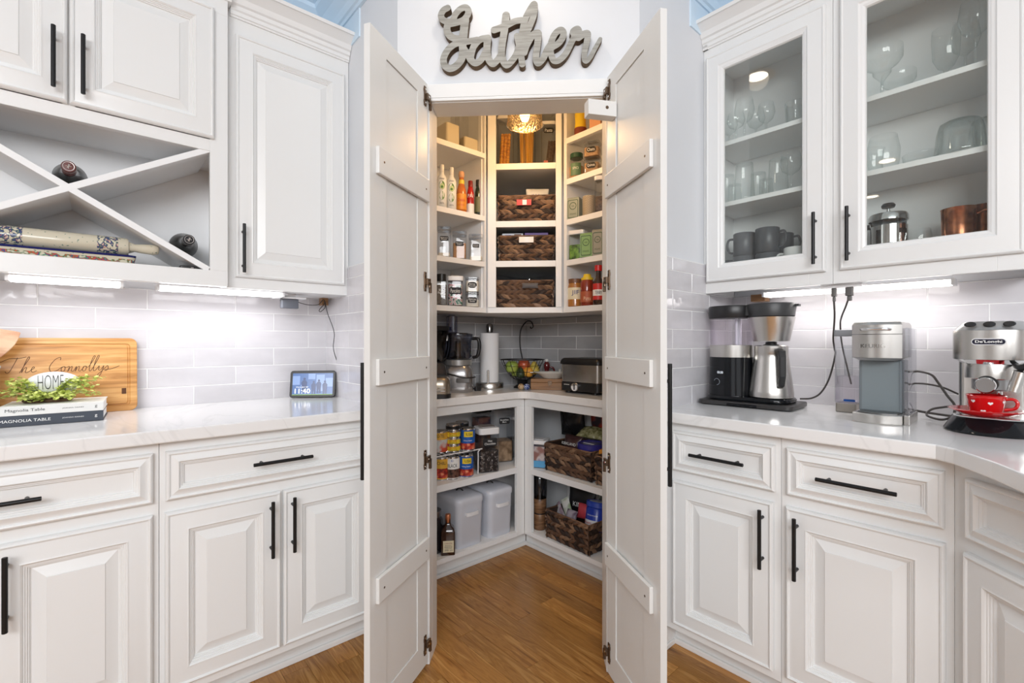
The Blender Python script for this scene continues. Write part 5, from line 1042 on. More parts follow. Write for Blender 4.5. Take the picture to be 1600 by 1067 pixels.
leafm = ramp_mat('lime_leaf', [(.3, (.42, .50, .08)), (.55, (.68, .76, .20)), (.8, (.88, .90, .45))], 30, rough=.5, detail=1)
lv.build('foliage', leafm, ga, kind='stuff'); st.build('stems', mat('stem_green', (.20, .28, .05)), ga, kind='stuff')
t = thing('painted_stone', 'smooth white oval stone lettered HOME among the greenery', 'ornament', 'L', -.100, 2.145, ZK+.0195, 0)
MB().lathe([(max(.0001, .066*math.sin(a)), .038-.038*math.cos(a)) for a in np.linspace(0, PI, 19)], seg=36, sy=.42).build('stone', mat('stone_white', (.78, .80, .80), .45), t, smooth=80)
text('HOME', t, INK, (-.005, -.0278, .044), .060, .046, depth=.0, bold=-.02)
# smart display
sd = thing('smart_display', 'smart display with a blue family photo screen showing 11:40', 'display', 'L', .733, 2.188, ZT, 0)
sd.rotation_euler = (0, 0, PI/4-.55)
dsp = bpy.data.objects.new('head', None); bpy.data.objects.remove(dsp)
tl = -.20
def til(v): return (v[0], v[1]*math.cos(tl)-v[2]*math.sin(tl), v[1]*math.sin(tl)+v[2]*math.cos(tl))
def tmb(m): m.v = [til(v) for v in m.v]; return m
m = MB(); sw, sh = .097, .124
m.loft([[(x, y, z_) for x, z_ in rrect(-sw+k, sw-k, .003+k, sh-k, .012, 4)] for k, y in ((.003, .012), (0, .009), (0, .002), (.002, 0))]); tmb(m).build('bezel', BPL, sd, smooth=30)
m = MB(); m.prism([(-.06, .012), (.06, .012), (.045, .055), (-.045, .055)], .006, .07, 'x') if 0 else m.loft([[(-.07, .013, .02), (.07, .013, .02), (.07, .013, .10), (-.07, .013, .10)], [(-.055, .055, .018), (.055, .055, .018), (.055, .055, .034), (-.055, .055, .034)]]); tmb(m).build('rear_body', BPL, sd, bevel=.004)
SCR = mat('screen_blue', (.02, .05, .12), .2, emit=((.08, .18, .48), .7)); SL2 = mat('screen_light', (.1, .15, .3), .2, emit=((.28, .44, .75), .6)); SDK = mat('screen_dark', (.01, .02, .06), .2, emit=((.02, .06, .22), .6)); STX = mat('screen_text', (1, 1, 1), .2, emit=((1, 1, 1), 1.0))
tmb(MB().box(-.086, .086, -.0006, -.0001, .014, .112)).build('screen', SCR, sd)
for (x0, x1, z0, z1) in ((-.086, -.055, .06, .10), (-.02, .01, .085, .11), (.015, .05, .03, .105), (.055, .086, .05, .09), (-.05, -.03, .03, .06), (-.005, .012, .02, .05)): tmb(MB().box(x0, x1, -.0011, -.0007, z0, z1)).build('picture_patch', SL2, sd)
m = MB()
for (cx2, zz, k) in ((-.036, .060, 1), (.004, .050, .85), (.026, .055, .9), (.052, .05, .9)):
    m.prism([(cx2+.0055*k*math.cos(a), zz+.026*k+.006*k*math.sin(a)) for a in np.linspace(0, 2*PI, 9)[:-1]], -.0018, -.0012, 'y'); m.prism([(cx2-.010*k, zz-.012), (cx2+.010*k, zz-.012), (cx2+.012*k, zz+.010*k), (cx2+.006*k, zz+.020*k), (cx2-.006*k, zz+.020*k), (cx2-.012*k, zz+.010*k)], -.0018, -.0012, 'y'); m.prism([(cx2-.009*k, zz-.034), (cx2-.002, zz-.034), (cx2, zz-.012), (cx2-.010*k, zz-.012)], -.0018, -.0012, 'y'); m.prism([(cx2+.002, zz-.034), (cx2+.009*k, zz-.034), (cx2+.010*k, zz-.012), (cx2, zz-.012)], -.0018, -.0012, 'y')
tmb(m).build('family_silhouettes', SDK, sd)
tmb(MB().box(-.086, .086, -.0022, -.0019, .014, .0165)).build('green_line', mat('screen_green', (.1, .2, 0), .3, emit=((.3, .5, .1), .8)), sd)
for body, w, hh, x, z_ in (('11:40', .064, .021, -.042, .032), ('Mon, Jan 20', .05, .005, -.044, .049)):
    o = text(body, sd, STX, (x, -.0024, z_), w, hh)
    co = [til(v.co) for v in o.data.vertices]
    for v, c in zip(o.data.vertices, co): v.co = c
# power box and cable under the narrow cabinet
t = thing('power_adapter', 'small grey power adapter box hanging under the narrow cabinet', 'adapter', 'L', ux('L', 452, 2.15), 2.15, HB-.062)
MB().rbox(-.034, .034, -.016, .016, 0, .040, .004).build('adapter_body', mat('blue_grey_plastic', (.13, .14, .165), .4), t, smooth=40); MB().box(-.06, .06, -.03, .03, .0405, .0475).box(-.085, -.02, -.05, -.03, .0515, .0612).build('socket_plate', WHT, t, bevel=.001); MB().box(-.02, .02, -.02, .02, .0478, .0615).build('mount', WHT, t)
t = thing('wood_block', 'orange-brown wood block under the narrow cabinet by the corner', 'block', 'L', .806, 2.25, HB-.034)
MB().box(-.014, .014, -.02, .02, 0, .0335).build('block', BOXWOOD, t)
def LP(x, d, z_): return tuple(W3('L', x, d, z_))
def PX(f, px, py, d): x, z_ = un(f, px, py, d); return tuple(W3(f, x, d, z_))
cord(sd, [PX('L', 462, 471, 2.15), PX('L', 480, 476, 2.16), PX('L', 497, 476, 2.2), PX('L', 505, 468, 2.22), PX('L', 507, 474, 2.22), PX('L', 499, 484, 2.22), PX('L', 501, 487, 2.22), PX('L', 508, 480, 2.21), PX('L', 508, 472, 2.22), PX('L', 512, 490, 2.2), PX('L', 522, 519, 2.17), PX('L', 521, 545, 2.17), PX('L', 529, 575, 2.17), PX('L', 528, 600, 2.17), PX('L', 520, 612, 2.19), tuple(W3('L', .762, 2.235, ZT+.012))], .0016)

# ================================================================ WINE RACK CONTENTS
def wine(label, x, zc, capm, tip, glass=True):
    t = thing('wine_bottle', label, 'bottle', 'L', x, DU+.006, zc); t.scale = (1.22, 1, 1.22)
    prof = [(.0001, .0), (.0135, .001), (.0145, .003), (.0145, .05), (.0140, .052)]
    MB().lathe([(a, b) for a, b in prof], seg=24, ax='y').build('capsule', capm, t, smooth=40); MB().lathe([(.0150, .0105), (.0152, .011), (.0152, .0135), (.0150, .014)], seg=24, ax='y', cap0=False, cap1=False).build('capsule_ring', tip, t, smooth=40)
    MB().lathe([(.0138, .0525), (.0140, .075), (.022, .10), (.036, .13), (.0375, .15), (.0375, .255)], seg=28, ax='y').build('body', mat('wine_glass_dark', (.010, .012, .010), .08, coat=.5), t, smooth=50)
    m = MB(); m.lathe([(.0105, -.0004), (.0115, -.0005)], seg=24, ax='y', cap0=False, cap1=False)
    for a in (0, PI/2, PI/4*1.3): dx, dz = math.cos(a)*.006, math.sin(a)*.006; m.tube([(-dx, -.0004, -dz), (dx, -.0004, dz)], .0009, 4)
    m.build('crest', tip, t)
X_c = -.0605; Z_c = (1.427+1.866)/2; ang = math.atan2(.439, .749)
wine('wine bottle with a dark red capsule lying in the top of the X rack', X_c, Z_c+(.0375*1.22+.0105)/math.cos(ang)+.001, mat('oxblood_capsule', (.12, .025, .02), .35), mat('capsule_silver', (.6, .55, .52), .3, .6))
xw = .2985-.0465; wine('wine bottle with a black capsule lying at the right of the X rack', xw, Z_c-(xw-X_c)*math.tan(ang)+(.0375*1.22+.0105)/math.cos(ang)+.001, mat('black_capsule', (.015, .015, .017), .3), mat('capsule_silver', (0, 0, 0)))
t = thing('case', 'small flat black case at the lower right corner of the wine rack', 'case', 'L', .262, 2.075, 1.4273, 0); MB().rbox(-.036, .030, -.05, .05, 0, .0105, .005).build('case_body', BPL, t, smooth=40); MB().box(-.004, .004, -.0508, -.0498, .002, .006).build('clasp', CHROME, t)
FLR = ramp_mat('polish_floral', [(.40, (.66, .61, .48)), (.46, (.06, .16, .06)), (.52, (.62, .10, .05)), (.58, (.02, .05, .22)), (.63, (.10, .28, .12)), (.68, (.66, .61, .48))], 60, rough=.15, detail=1)
FL2 = ramp_mat('blue_flower_print', [(.44, (.66, .61, .48)), (.48, (.06, .13, .10)), (.53, (.04, .06, .18)), (.58, (.08, .12, .24)), (.61, (.42, .12, .09)), (.64, (.66, .61, .48))], 90, rough=.15, detail=2)
DOT = ramp_mat('cream_dots', [(.0, (.66, .61, .48)), (.74, (.66, .61, .48)), (.77, (.20, .28, .22))], 150, rough=.15, detail=0)
NAVY = mat('navy_glaze', (.008, .015, .11), .12)
t = thing('ceramic_tray', 'long cream ceramic tray with navy rim and red-green floral band', 'tray', 'L', -.128, 2.085, 1.4273, -.03); t.scale = (1, 1, .8)
hw = .235
MB().loft([[(x*k, y*k2, z_) for x, y in rrect(-hw, hw, -.045, .045, .018, 5)] for z_, k, k2 in ((0, .97, .86), (.004, .975, .88), (.028, .995, .98))]).build('tray_body', DOT, t, smooth=40)
MB().loft([[(x*k, y*k2, z_) for x, y in rrect(-hw, hw, -.0453, .0453, .018, 5)] for z_, k, k2 in ((.006, .979, .90), (.019, .99, .955))], cap0=False, cap1=False).build('floral_band', FLR, t, smooth=40)
MB().loft([[(x*k, y*k2, z_) for x, y in rrect(-hw, hw, -.046, .046, .018, 5)] for z_, k, k2 in ((.0282, .997, .985), (.036, 1.004, 1.01), (.037, .99, .96), (.030, .985, .93))], cap0=False).build('rim', NAVY, t, smooth=40)
t = thing('rolling_pin', 'cream ceramic rolling pin with two floral bands resting on the tray', 'rolling pin', 'L', -.118, 2.080, 1.4273+.0305+.030, -.03)
MB().lathe([(.026, -.130), (.030, -.123), (.030, .198), (.026, .205)], seg=32, ax='x').build('barrel', DOT, t, smooth=40)
for a, b in ((-.098, -.045), (.125, .178)): MB().lathe([(.0304, a), (.0304, b)], seg=32, ax='x', cap0=False, cap1=False).build('floral_band', FL2, t, smooth=60)
for s_, o_ in ((-1, .075), (1, 0)): MB().lathe([(.020, s_*(.2055-o_)), (.013, s_*(.222-o_)), (.016, s_*(.245-o_)), (.0175, s_*(.262-o_) if s_ < 0 else .272), (.014, s_*(.270-o_) if s_ < 0 else .286), (.0001, s_*(.273-o_) if s_ < 0 else .29)], seg=24, ax='x').build('handle', DOT, t, smooth=60)

# ================================================================ RIGHT COUNTER
# sliding tray and drip coffee maker
tr_ = thing('appliance_tray', 'black sliding tray under the drip coffee maker', 'tray', 'R', -.785, 1.965, ZT, .05)
MB().rbox(-.172, .172, -.108, .108, .0035, .020, .022).build('tray_plate', mat('dark_grey_plastic', (.030, .028, .028), .35), tr_, smooth=40)
MB().rbox(-.055, .055, -.1095, -.1075, .0045, .0135, .0008).build('pull_recess', BGL, tr_); MB().rbox(-.165, .165, -.10, .10, 0, .0034, .02).build('foot_pad', BPL, tr_)
cmk = thing('coffee_maker', 'drip coffee maker with water tank tower and steel cone over a steel carafe', 'coffee maker', 'R', -.785, 1.965, ZT+.0202, .05)
MB().loft([[(x*k, y*k, z_) for x, y in rrect(-.158, .150, -.085, .092, .06, 6)] for z_, k in ((0, .97), (.004, 1), (.012, 1), (.018, .97))]).build('base', BGL, cmk, smooth=40)
tx = -.078
def el(r_, z_, c=tx, cy=.0, sy=.92): return [(c+r_*math.cos(a), cy+r_*sy*math.sin(a), z_) for a in np.linspace(0, 2*PI, 41)[:-1]]
MB().loft([el(.087, .0185), el(.086, .03), el(.083, .170)]).build('control_tower', BGL, cmk, smooth=60)
MB().loft([el(.0832, .1705), el(.083, .219)]).build('steel_band', STEEL, cmk, smooth=60)
MB().loft([el(.082, .2195), el(.083, .327)], cap1=False).build('water_tank', WATERP, cmk, smooth=60)
MB().loft([el(.078, .221), el(.079, .318)]).build('water', thin_glass('tank_water', (.975, .955, .98), .05, .3, (.93, .90, .95)), cmk, smooth=60)
MB().tube([(tx+.0, .078, .22), (tx+.0, .078, .33)], .012, 10).tube([(tx+.02, .0, .22), (tx+.02, .0, .33)], .006, 8).build('fill_tube', mat('tube_white', (.75, .75, .82), .2), cmk, smooth=60)
lidm = MB(); lidm.loft([el(.084, .3275), el(.086, .331), el(.0875, .372), el(.085, .377)]); lidm.build('tank_lid', BPL, cmk, smooth=40)
bxx = .072
MB().lathe([(.075, .3275), (.080, .330), (.0865, .372), (.083, .379), (.0001, .380)], (bxx, 0, 0), 40).box(bxx+.082, bxx+.098, -.012, .012, .366, .374).box(tx+.05, bxx-.05, -.045, .045, .335, .372).build('basket_lid', mat('charcoal_plastic', (.035, .036, .038), .4), cmk, smooth=40)
MB().lathe([(.058, .236), (.0625, .234), (.0640, .238), (.0825, .3270)], (bxx, 0, 0), 40, cap1=False).build('steel_cone', STEEL, cmk, smooth=50)
MB().lathe([(.012, .2335), (.020, .231), (.020, .2235), (.028, .221), (.028, .2195)], (bxx, 0, 0), 24).build('drip_stopper', BPL, cmk, smooth=40)
MB().lathe([(.072, .0185), (.077, .021), (.077, .040), (.0765, .042), (.060, .172), (.058, .183), (.0585, .186), (.0585, .2155), (.056, .219), (.0001, .2192)], (bxx, 0, 0), 40).build('carafe', STEEL, cmk, smooth=35)
MB().loft([[(bxx+.004+px_, py_, pz_) for px_, py_, pz_ in sec] for sec in [[(-.013, -.058, .203), (.013, -.058, .203), (.011, -.068, .208), (-.011, -.068, .208)], [(-.013, -.066, .196), (.013, -.066, .196), (.013, -.100, .200), (-.013, -.100, .200)], [(-.012, -.084, .178), (.012, -.084, .178), (.012, -.108, .176), (-.012, -.108, .176)], [(-.012, -.092, .110), (.012, -.092, .110), (.011, -.110, .105), (-.011, -.110, .105)], [(-.011, -.085, .075), (.011, -.085, .075), (.010, -.100, .068), (-.010, -.100, .068)], [(-.010, -.075, .070), (.010, -.075, .070), (.009, -.078, .058), (-.009, -.078, .058)]]]).build('carafe_handle', BPL, cmk, bevel=.004)
cfr = bpy.data.objects['carafe_handle']
for v in cfr.data.vertices:
    a = .62; x_, y_ = v.co.x-bxx, v.co.y; v.co.x = bxx+x_*math.cos(a)-y_*math.sin(a); v.co.y = x_*math.sin(a)+y_*math.cos(a)
DIG = mat('clock_digits', (1, 1, 1), .3, emit=((.75, .85, 1.0), .8))
text('03:30', cmk, DIG, (tx-.014, -.0, .110), .024, .009, wrap=.0855)
for o in list(cmk.children):
    if o.type == 'MESH' and o.name.startswith('lettering'):
        for v in o.data.vertices: a = (v.co.x-tx)/.0862; v.co.y = -.92*.0862*math.sqrt(max(0, 1-a*a))-.0008
m = MB()
def arc3(cx, cz, r_, a0, a1, n=16): return [(tx+cx+r_*math.cos(a), -.92*.0862*math.sqrt(max(0, 1-((cx+r_*math.cos(a))/.0862)**2))-.0012, cz+r_*math.sin(a)) for a in np.linspace(a0, a1, n)]
m.tube(arc3(-.028, .072, .0125, -PI*.5, PI*.9), .0009, 5); m.build('dial_ring', mat('dim_print', (.30, .34, .38), .4), cmk)
MB().loft([arc3(-.028, .072, .010, 0, 2*PI, 17)[:-1]]*1+[arc3(-.028, .072, .009, 0, 2*PI, 17)[:-1]]).build('dial', BGL, cmk, smooth=60)
# pod machine
pm = thing('pod_coffee_machine', 'brushed steel and slate grey pod coffee machine with a clear side tank', 'coffee machine', 'R', -.356, 1.905, ZT, .02)
def rr4(x0, x1, y0, y1, r_, z_, s_=5): return [(x, y, z_) for x, y in rrect(x0, x1, y0, y1, r_, s_)]
def bowfront(x0, x1, y0, y1, z_, bow=.022, n=10):
    pts = [(x1, y1, z_), (x0, y1, z_)]; xm = (x0+x1)/2
    for i in range(n+1): t = i/n; x = x0+(x1-x0)*t; pts.append((x, y0-bow*(1-(2*t-1)**2), z_))
    return pts
MB().loft([bowfront(-.060, .060, -.085, .080, .0), bowfront(-.062, .062, -.087, .082, .003), bowfront(-.062, .062, -.087, .082, .0275), bowfront(-.060, .060, -.085, .080, .030)]).build('drip_base', STEEL, pm, smooth=30)
MB().loft([bowfront(-.050, .050, -.080, -.01, .0302, .016), bowfront(-.050, .050, -.080, -.01, .033, .016)]).build('drip_grate', mat('dark_silver', (0, 0, 0)), pm, smooth=30)
MB().box(-.055, .055, -.035, .078, .0305, .195).build('column', DGREY, pm, bevel=.004); MB().box(-.047, .047, -.0362, -.0354, .036, .190).build('front_panel', mat('slate_panel', (.20, .235, .25), .3), pm)
MB().loft([bowfront(-.045, .045, -.076, -.036, .1945, .014), bowfront(-.061, .061, -.086, .080, .203, .022)]).build('head_underside', SILVERP, pm)
MB().loft([bowfront(-.0625, .0625, -.088, .082, z_) for z_ in (.2035, .2750)]).build('head', STEEL, pm, smooth=30)
MB().loft([bowfront(-.0625, .0625, -.088, .082, .2768), bowfront(-.0625, .0625, -.088, .082, .305), bowfront(-.058, .058, -.080, .077, .314), bowfront(-.045, .045, -.06, .065, .3175)]).build('lid', STEEL, pm, smooth=30)
MB().tube(crom([(-.036, -.098, .290), (-.03, -.112, .292), (0, -.117, .292), (.03, -.112, .292), (.036, -.098, .290)], 4), .0045, 8).build('lid_handle', CHROME, pm, smooth=60)
o = text('KEURIG', pm, mat('embossed_steel', (.35, .34, .32), .3, 1), (-.006, -.1105, .240), .062, .012)
for v in o.data.vertices: v.co.y = -.088-.022*(1-(v.co.x/.0625)**2)-.0012
MB().box(.0635, .078, -.070, .080, .0, .030).build('side_foot', STEEL, pm, bevel=.002)
MB().rbox(.0640, .076, -.068, .078, .0305, .295, .005).build('side_housing', CLEAR, pm, smooth=30)
tk = thing('water_tank', 'clear upright water tank with grey lid beside the pod coffee machine', 'water tank', 'R', -.483, 2.058, ZT, .02)
MB().rbox(-.032, .032, -.040, .040, 0, .032, .008).build('foot', mat('warm_grey_metal', (.40, .37, .33), .35, .7), tk, smooth=40)
MB().rbox(-.034, .034, -.045, .045, .0325, .272, .010).build('tank', CLEAR, tk, smooth=40); MB().rbox(-.031, .031, -.041, .041, .035, .128, .009).build('water', thin_glass('tank_water', (0, 0, 0)), tk, smooth=40)
MB().rbox(-.036, .036, -.048, .048, .2725, .296, .010, e=.002).build('lid', GREYP, tk, smooth=40)
m = MB(); m.lathe([(.012, .13), (.013, .14), (.014, .225), (.019, .240)], seg=18, cap0=False, cap1=False); m.build('filter_tube', CLEAR, tk, smooth=50)
MB().rbox(-.005, .030, -.0462, -.0455, .040, .048, .0003).build('blue_print', BLUEL, tk)
# espresso machine
es = thing('espresso_machine', 'steel espresso machine on a glossy black base with a red cup on its tray', 'espresso machine', 'R', -.107, 1.890, ZT, -.02)
def oval(cx, cy, rx, ry, z_, n=48): return [(cx+rx*math.copysign(abs(math.cos(a))**.85, math.cos(a)), cy+ry*math.copysign(abs(math.sin(a))**.85, math.sin(a)), z_) for a in np.linspace(0, 2*PI, n+1)[:-1]]
MB().loft([oval(0, .03, .100, .136, 0), oval(0, .03, .103, .139, .004), oval(0, .03, .098, .134, .012), oval(0, .035, .083, .115, .038), oval(0, .035, .080, .112, .042)]).build('base', BGL, es, smooth=40)
MB().loft([oval(0, -.015, .078, .060, .0425), oval(0, -.015, .079, .061, .0455), oval(0, -.015, .077, .059, .0475)]).build('drip_tray', CHROME, es, smooth=40)
MB().rbox(-.072, .072, .022, .15, .0430, .2050, .016).build('column', STEELH, es, smooth=40)
def cap(rx, y0, y1, z_, n=20): return [(rx*math.cos(a), y0+.055*math.sin(a)*1.0, z_) for a in np.linspace(PI, 2*PI, n)]+[(rx, y1, z_), (-rx, y1, z_)]
MB().loft([cap(.058, -.010, .15, .192), cap(.076, -.018, .152, .2035)]).build('head_underside', CHROME, es, smooth=30)
MB().loft([cap(.0775, -.018, .152, .204), cap(.0785, -.018, .153, .207), cap(.0785, -.018, .153, .282), cap(.077, -.018, .152, .2845)]).build('head', STEEL, es, smooth=40)
MB().loft([cap(.0755, -.016, .150, .285), cap(.074, -.012, .149, .290), cap(.060, .012, .14, .3085), cap(.057, .016, .138, .3095)]).build('top_panel', SILVERP, es, smooth=30)
m = MB()
for x in (-.038, 0, .038):
    MB().loft([[(x+r_*math.cos(a), -.0555+.0085*math.sin(a)-.0012*k, .3003+.0066*math.sin(a)+.0016*k) for a in np.linspace(0, 2*PI, 17)[:-1]] for k, r_ in ((0, .0125), (1, .0125), (1.3, .011))]).build('button', BPL, es, smooth=40)
MB().rbox(-.020, .026, -.058, -.02, .1925, .2025, .003).build('red_panel', mat('red_plastic', (.45, .01, .01), .3), es, smooth=40); MB().lathe([(.007, -.063), (.007, -.056)], (.002, 0, .198), 16, 'y').build('brew_knob', BPL, es)
pl = MB().prism(rrect(-.032, .032, .246, .260, .0069, 6), -.0785, -.072, 'y').build('badge', mat('badge_navy', (.012, .012, .03), .3), es); MB().prism(rrect(-.034, .034, .244, .262, .0088, 6), -.0775, -.070, 'y').build('badge_rim', WHT, es); text("De'Longhi", es, INKW, (0, -.0790, .2527), .052, .0095, bold=.02)
MB().lathe([(.052, .150), (.054, .152), (.054, .182), (.052, .1915)], (0, -.012, 0), 36).build('group_head', STEEL, es, smooth=40)
MB().lathe([(.036, .118), (.040, .122), (.040, .149)], (0, -.012, 0), 32).build('filter_holder', SILVERP, es, smooth=40)
MB().lathe([(.019, -.082), (.0215, -.079), (.0215, -.068), (.018, -.066), (.018, -.045)], (-.006, 0, .135), 28, 'y').build('portafilter_knob', CHROME, es, smooth=40); MB().lathe([(.0225, -.0675), (.0225, -.050)], (-.004, 0, .138), 24, 'y').build('portafilter_collar', BPL, es, smooth=40)
MB().tube([(-.018, -.025, .119), (-.018, -.025, .108)], .006, 10).tube([(.018, -.025, .119), (.018, -.025, .108)], .006, 10).build('spout', CHROME, es, smooth=50)
MB().tube(crom([(.050, -.03, .198), (.048, -.055, .190), (.055, -.070, .184), (.062, -.076, .178)], 4), .0055, 8).build('steam_pipe', BPL, es, smooth=50); MB().tube([(.058, -.076, .184), (.070, -.086, .190), (.090, -.098, .205)], .0095, 10).build('steam_grip', BPL, es, smooth=50)
MB().lathe([(.010, .0), (.0125, .001), (.0135, .055), (.0125, .056)], seg=20).build('steam_wand', STEEL, es, smooth=40, loc=(.046, -.078, .122), rot=(.1, .24, 0))
MB().lathe([(.014, .080), (.016, .081), (.016, .115), (.014, .116)], (0, -.01, .262), 20, 'x').build('steam_dial', CHROME, es, smooth=40)
# red cup and saucer
cu_x, cu_d, cu_z = -.115, 1.862, ZT+.0478
sc_ = thing('saucer', 'glossy red saucer on the tray of the espresso machine', 'saucer', 'R', cu_x, cu_d-.030, cu_z)
MB().lathe([(.030, 0), (.034, .001), (.045, .004), (.0755, .018), (.078, .0205), (.0755, .0215), (.045, .0075), (.0001, .005)], seg=44).build('dish', RED, sc_, smooth=50)
cp = thing('teacup', 'red teacup with white hearts standing on the red saucer', 'cup', 'R', cu_x, cu_d-.030, cu_z+.0078)
MB().lathe([(.024, 0), (.028, .001), (.033, .008), (.040, .048), (.0415, .051), (.040, .052), (.038, .048), (.030, .008), (.0001, .006)], seg=40).build('bowl', RED, cp, smooth=50)
MB().tube(crom([(.036, 0, .042), (.052, -.002, .044), (.060, -.004, .034), (.055, -.003, .020), (.036, 0, .014)], 5), .0042, 8).build('handle', RED, cp, smooth=60)
for (a0, z_) in ((-.62, .036), (.30, .032), (-.08, .010), (1.15, .036), (-1.3, .02)):
    hp = [(16*math.sin(t)**3, 13*math.cos(t)-5*math.cos(2*t)-2*math.cos(3*t)-math.cos(4*t)) for t in np.linspace(0, 2*PI, 25)[:-1]]; vs = []
    for hx_, hz_ in hp:
        zz = z_+hz_*.00030; rr0 = .0336+(zz-.008)/.040*.0070+.0006; a = a0+hx_*.00034/rr0; vs.append((rr0*math.sin(a), -rr0*math.cos(a), zz))
    MB().add(vs, [tuple(range(24))]).build('heart', PAPER, cp)
# plug strip and cords
t = thing('outlet_strip', 'slim white outlet plate with two grey plugs under the glazed cabinets', 'outlet', 'R', ux('R', 1315, 1.99), 1.99, HB-.012)
MB().box(-.062, .062, -.014, .050, 0, .0115).build('plate', WHT, t, bevel=.001)
for k, (px, w_) in enumerate(((1303, .008), (1327, .012))):
    X = ux('R', px, 1.99)-ux('R', 1315, 1.99); MB().rbox(X-w_, X+w_, -.006, .014, -.030, -.0005, .005).rbox(X-w_*.6, X+w_*.6, -.002, .010, -.048, -.0305, .004).build('plug', mat('grey_plug', (.12, .115, .11), .45), t, smooth=40)
ck = mat('brown_grey_cord', (.05, .042, .038), .45)
cord(cmk, [PX('R', 1303, 468, 1.994), PX('R', 1304, 495, 2.00), PX('R', 1302, 528, 2.03), PX('R', 1304, 545, 2.06), PX('R', 1305, 555, 2.09), PX('R', 1296, 590, 2.09), PX('R', 1283, 613, 2.09), PX('R', 1268, 622, 2.09), PX('R', 1250, 623, 2.09)], .0032, ck)
cord(pm, [PX('R', 1326, 466, 1.994), PX('R', 1321, 480, 2.01), PX('R', 1315, 495, 2.06), PX('R', 1313, 508, 2.12), PX('R', 1316, 540, 2.14), PX('R', 1330, 600, 2.15)], .0030, ck)
cord(es, [PX('R', 1412, 582, 2.10), PX('R', 1424, 580, 2.08), PX('R', 1440, 581, 2.06), PX('R', 1456, 586, 2.04), PX('R', 1466, 598, 2.03), PX('R', 1480, 618, 2.0), PX('R', 1491, 632, 1.98), PX('R', 1491, 645, 1.96), PX('R', 1483, 653, 1.98), PX('R', 1470, 655.5, 2.0), PX('R', 1452, 651, 2.02), PX('R', 1448, 646, 2.05), PX('R', 1457, 639, 2.07), PX('R', 1475, 636, 2.07), PX('R', 1492, 634, 2.06)], .0036, ck)
cord(es, [PX('R', 1414, 602, 2.12), PX('R', 1430, 599, 2.12), PX('R', 1452, 600.5, 2.12), PX('R', 1475, 606, 2.12), PX('R', 1498, 616, 2.12)], .0030, ck)
cord(pm, [PX('R', 1416, 638, 2.13), PX('R', 1440, 643, 2.13), PX('R', 1465, 647, 2.11), PX('R', 1486, 650, 2.10)], .0040, ck)

# ================================================================ GLAZED CABINET CONTENTS
def glassware(name, label, px, d, z_, prof, m=GLASS, cat='glass', group=None, handle_=None, seg=28):
    X = ux('R', px, d); r = thing(name, label, cat, 'R', X, d, z_+.0004, 0, group)
    MB().lathe(prof, seg=seg, cap1=False).build('bowl' if 'wine' in name or 'goblet' in name or 'marg' in name else 'body', m, r, smooth=60)
    if handle_: MB().tube(crom(handle_, 5), .006, 8).build('handle', m, r, smooth=60)
    return r
def wineprof(h, rb, rf=.033): return [(rf, 0), (rf, .002), (.006, .006), (.0038, .015), (.0038, h*.46), (.010, h*.50), (rb*.75, h*.58), (rb, h*.74), (rb*.80, h)]
def tumbler(h, r0, r1): return [(r0-.004, 0), (r0, .003), (r1, h-.006), (r1+.001, h-.003), (r1-.001, h), (r1-.004, h-.004), (r0-.004, .008)]
Z1, Z2, Z0 = ZS[1], ZS[2], ZS[0]
g = 'stemmed glasses on the top shelf of the left glazed cabinet'
for i, (px, d, h, rb) in enumerate(((1139, 2.09, .15, .036), (1163, 2.08, .20, .040), (1150, 2.03, .13, .036), (1181, 2.11, .15, .036), (1197, 2.10, .16, .034))):
    glassware('wine_glass', ('clear stemmed glass on the top shelf, at the left edge of the left pane', 'tallest clear stemmed glass on the top shelf of the left glazed cabinet', 'short clear stemmed glass in front on the top left shelf', 'clear stemmed glass just right of the tallest on the top left shelf', 'clear stemmed glass nearest the middle of the top left shelf')[i], px, d, Z2, wineprof(h, rb))
glassware('tumbler', 'clear straight glass at the right of the top shelf, left glazed cabinet', 1242, 2.05, Z2, tumbler(.10, .030, .034))
TL = ['clear tumbler at the left edge of the middle shelf, left glazed cabinet', 'large upturned tumbler in front on the middle shelf, left glazed cabinet', 'upturned tumbler just right of the large one, left glazed cabinet', 'short tumbler at the back of the middle left shelf', 'small tumbler behind the left pane, between the two large tumblers', 'tall fluted tumbler right of centre on the middle shelf, left cabinet']
for lab, (px, d, h, r0, r1) in zip(TL, ((1137, 2.05, .135, .032, .026), (1163, 2.01, .150, .040, .032), (1185, 2.09, .125, .033, .027), (1148, 2.12, .11, .030, .026), (1197, 2.13, .105, .028, .024), (1216, 2.03, .140, .038, .031))):
    glassware('tumbler', lab, px, d, Z1, [(r0, 0), (r0+.001, .002), (r0+.001, .010), (r0-.001, .014), (r1+.001, h-.006), (r1, h), (.0001, h-.002)], seg=14)
glassware('wine_glass', 'round-bowled glass leaning right on the middle shelf, left glazed cabinet', 1236, 2.07, Z1, wineprof(.165, .040))
MUG = mat('slate_mug_glaze', (.075, .078, .09), .35)
def mug(lab, px, d, z_, r_=.042, h=.095, hs=1, m=MUG, hk=True):
    r = thing('mug', lab, 'mug', 'R', ux('R', px, d), d, z_+.0004, 0)
    MB().lathe([(r_-.003, 0), (r_, .003), (r_, h-.002), (r_-.0015, h), (r_-.004, h-.003), (r_-.005, .008), (.0001, .006)], seg=32).build('cup_body', m, r, smooth=50)
    if hk: MB().tube(crom([(hs*(r_-.002), 0, h*.82), (hs*(r_+.020), -.004, h*.80), (hs*(r_+.026), -.005, h*.5), (hs*(r_+.016), -.004, h*.24), (hs*(r_-.002), 0, h*.2)], 5), .0048, 8).build('handle', m, r, smooth=60)
zs = .101
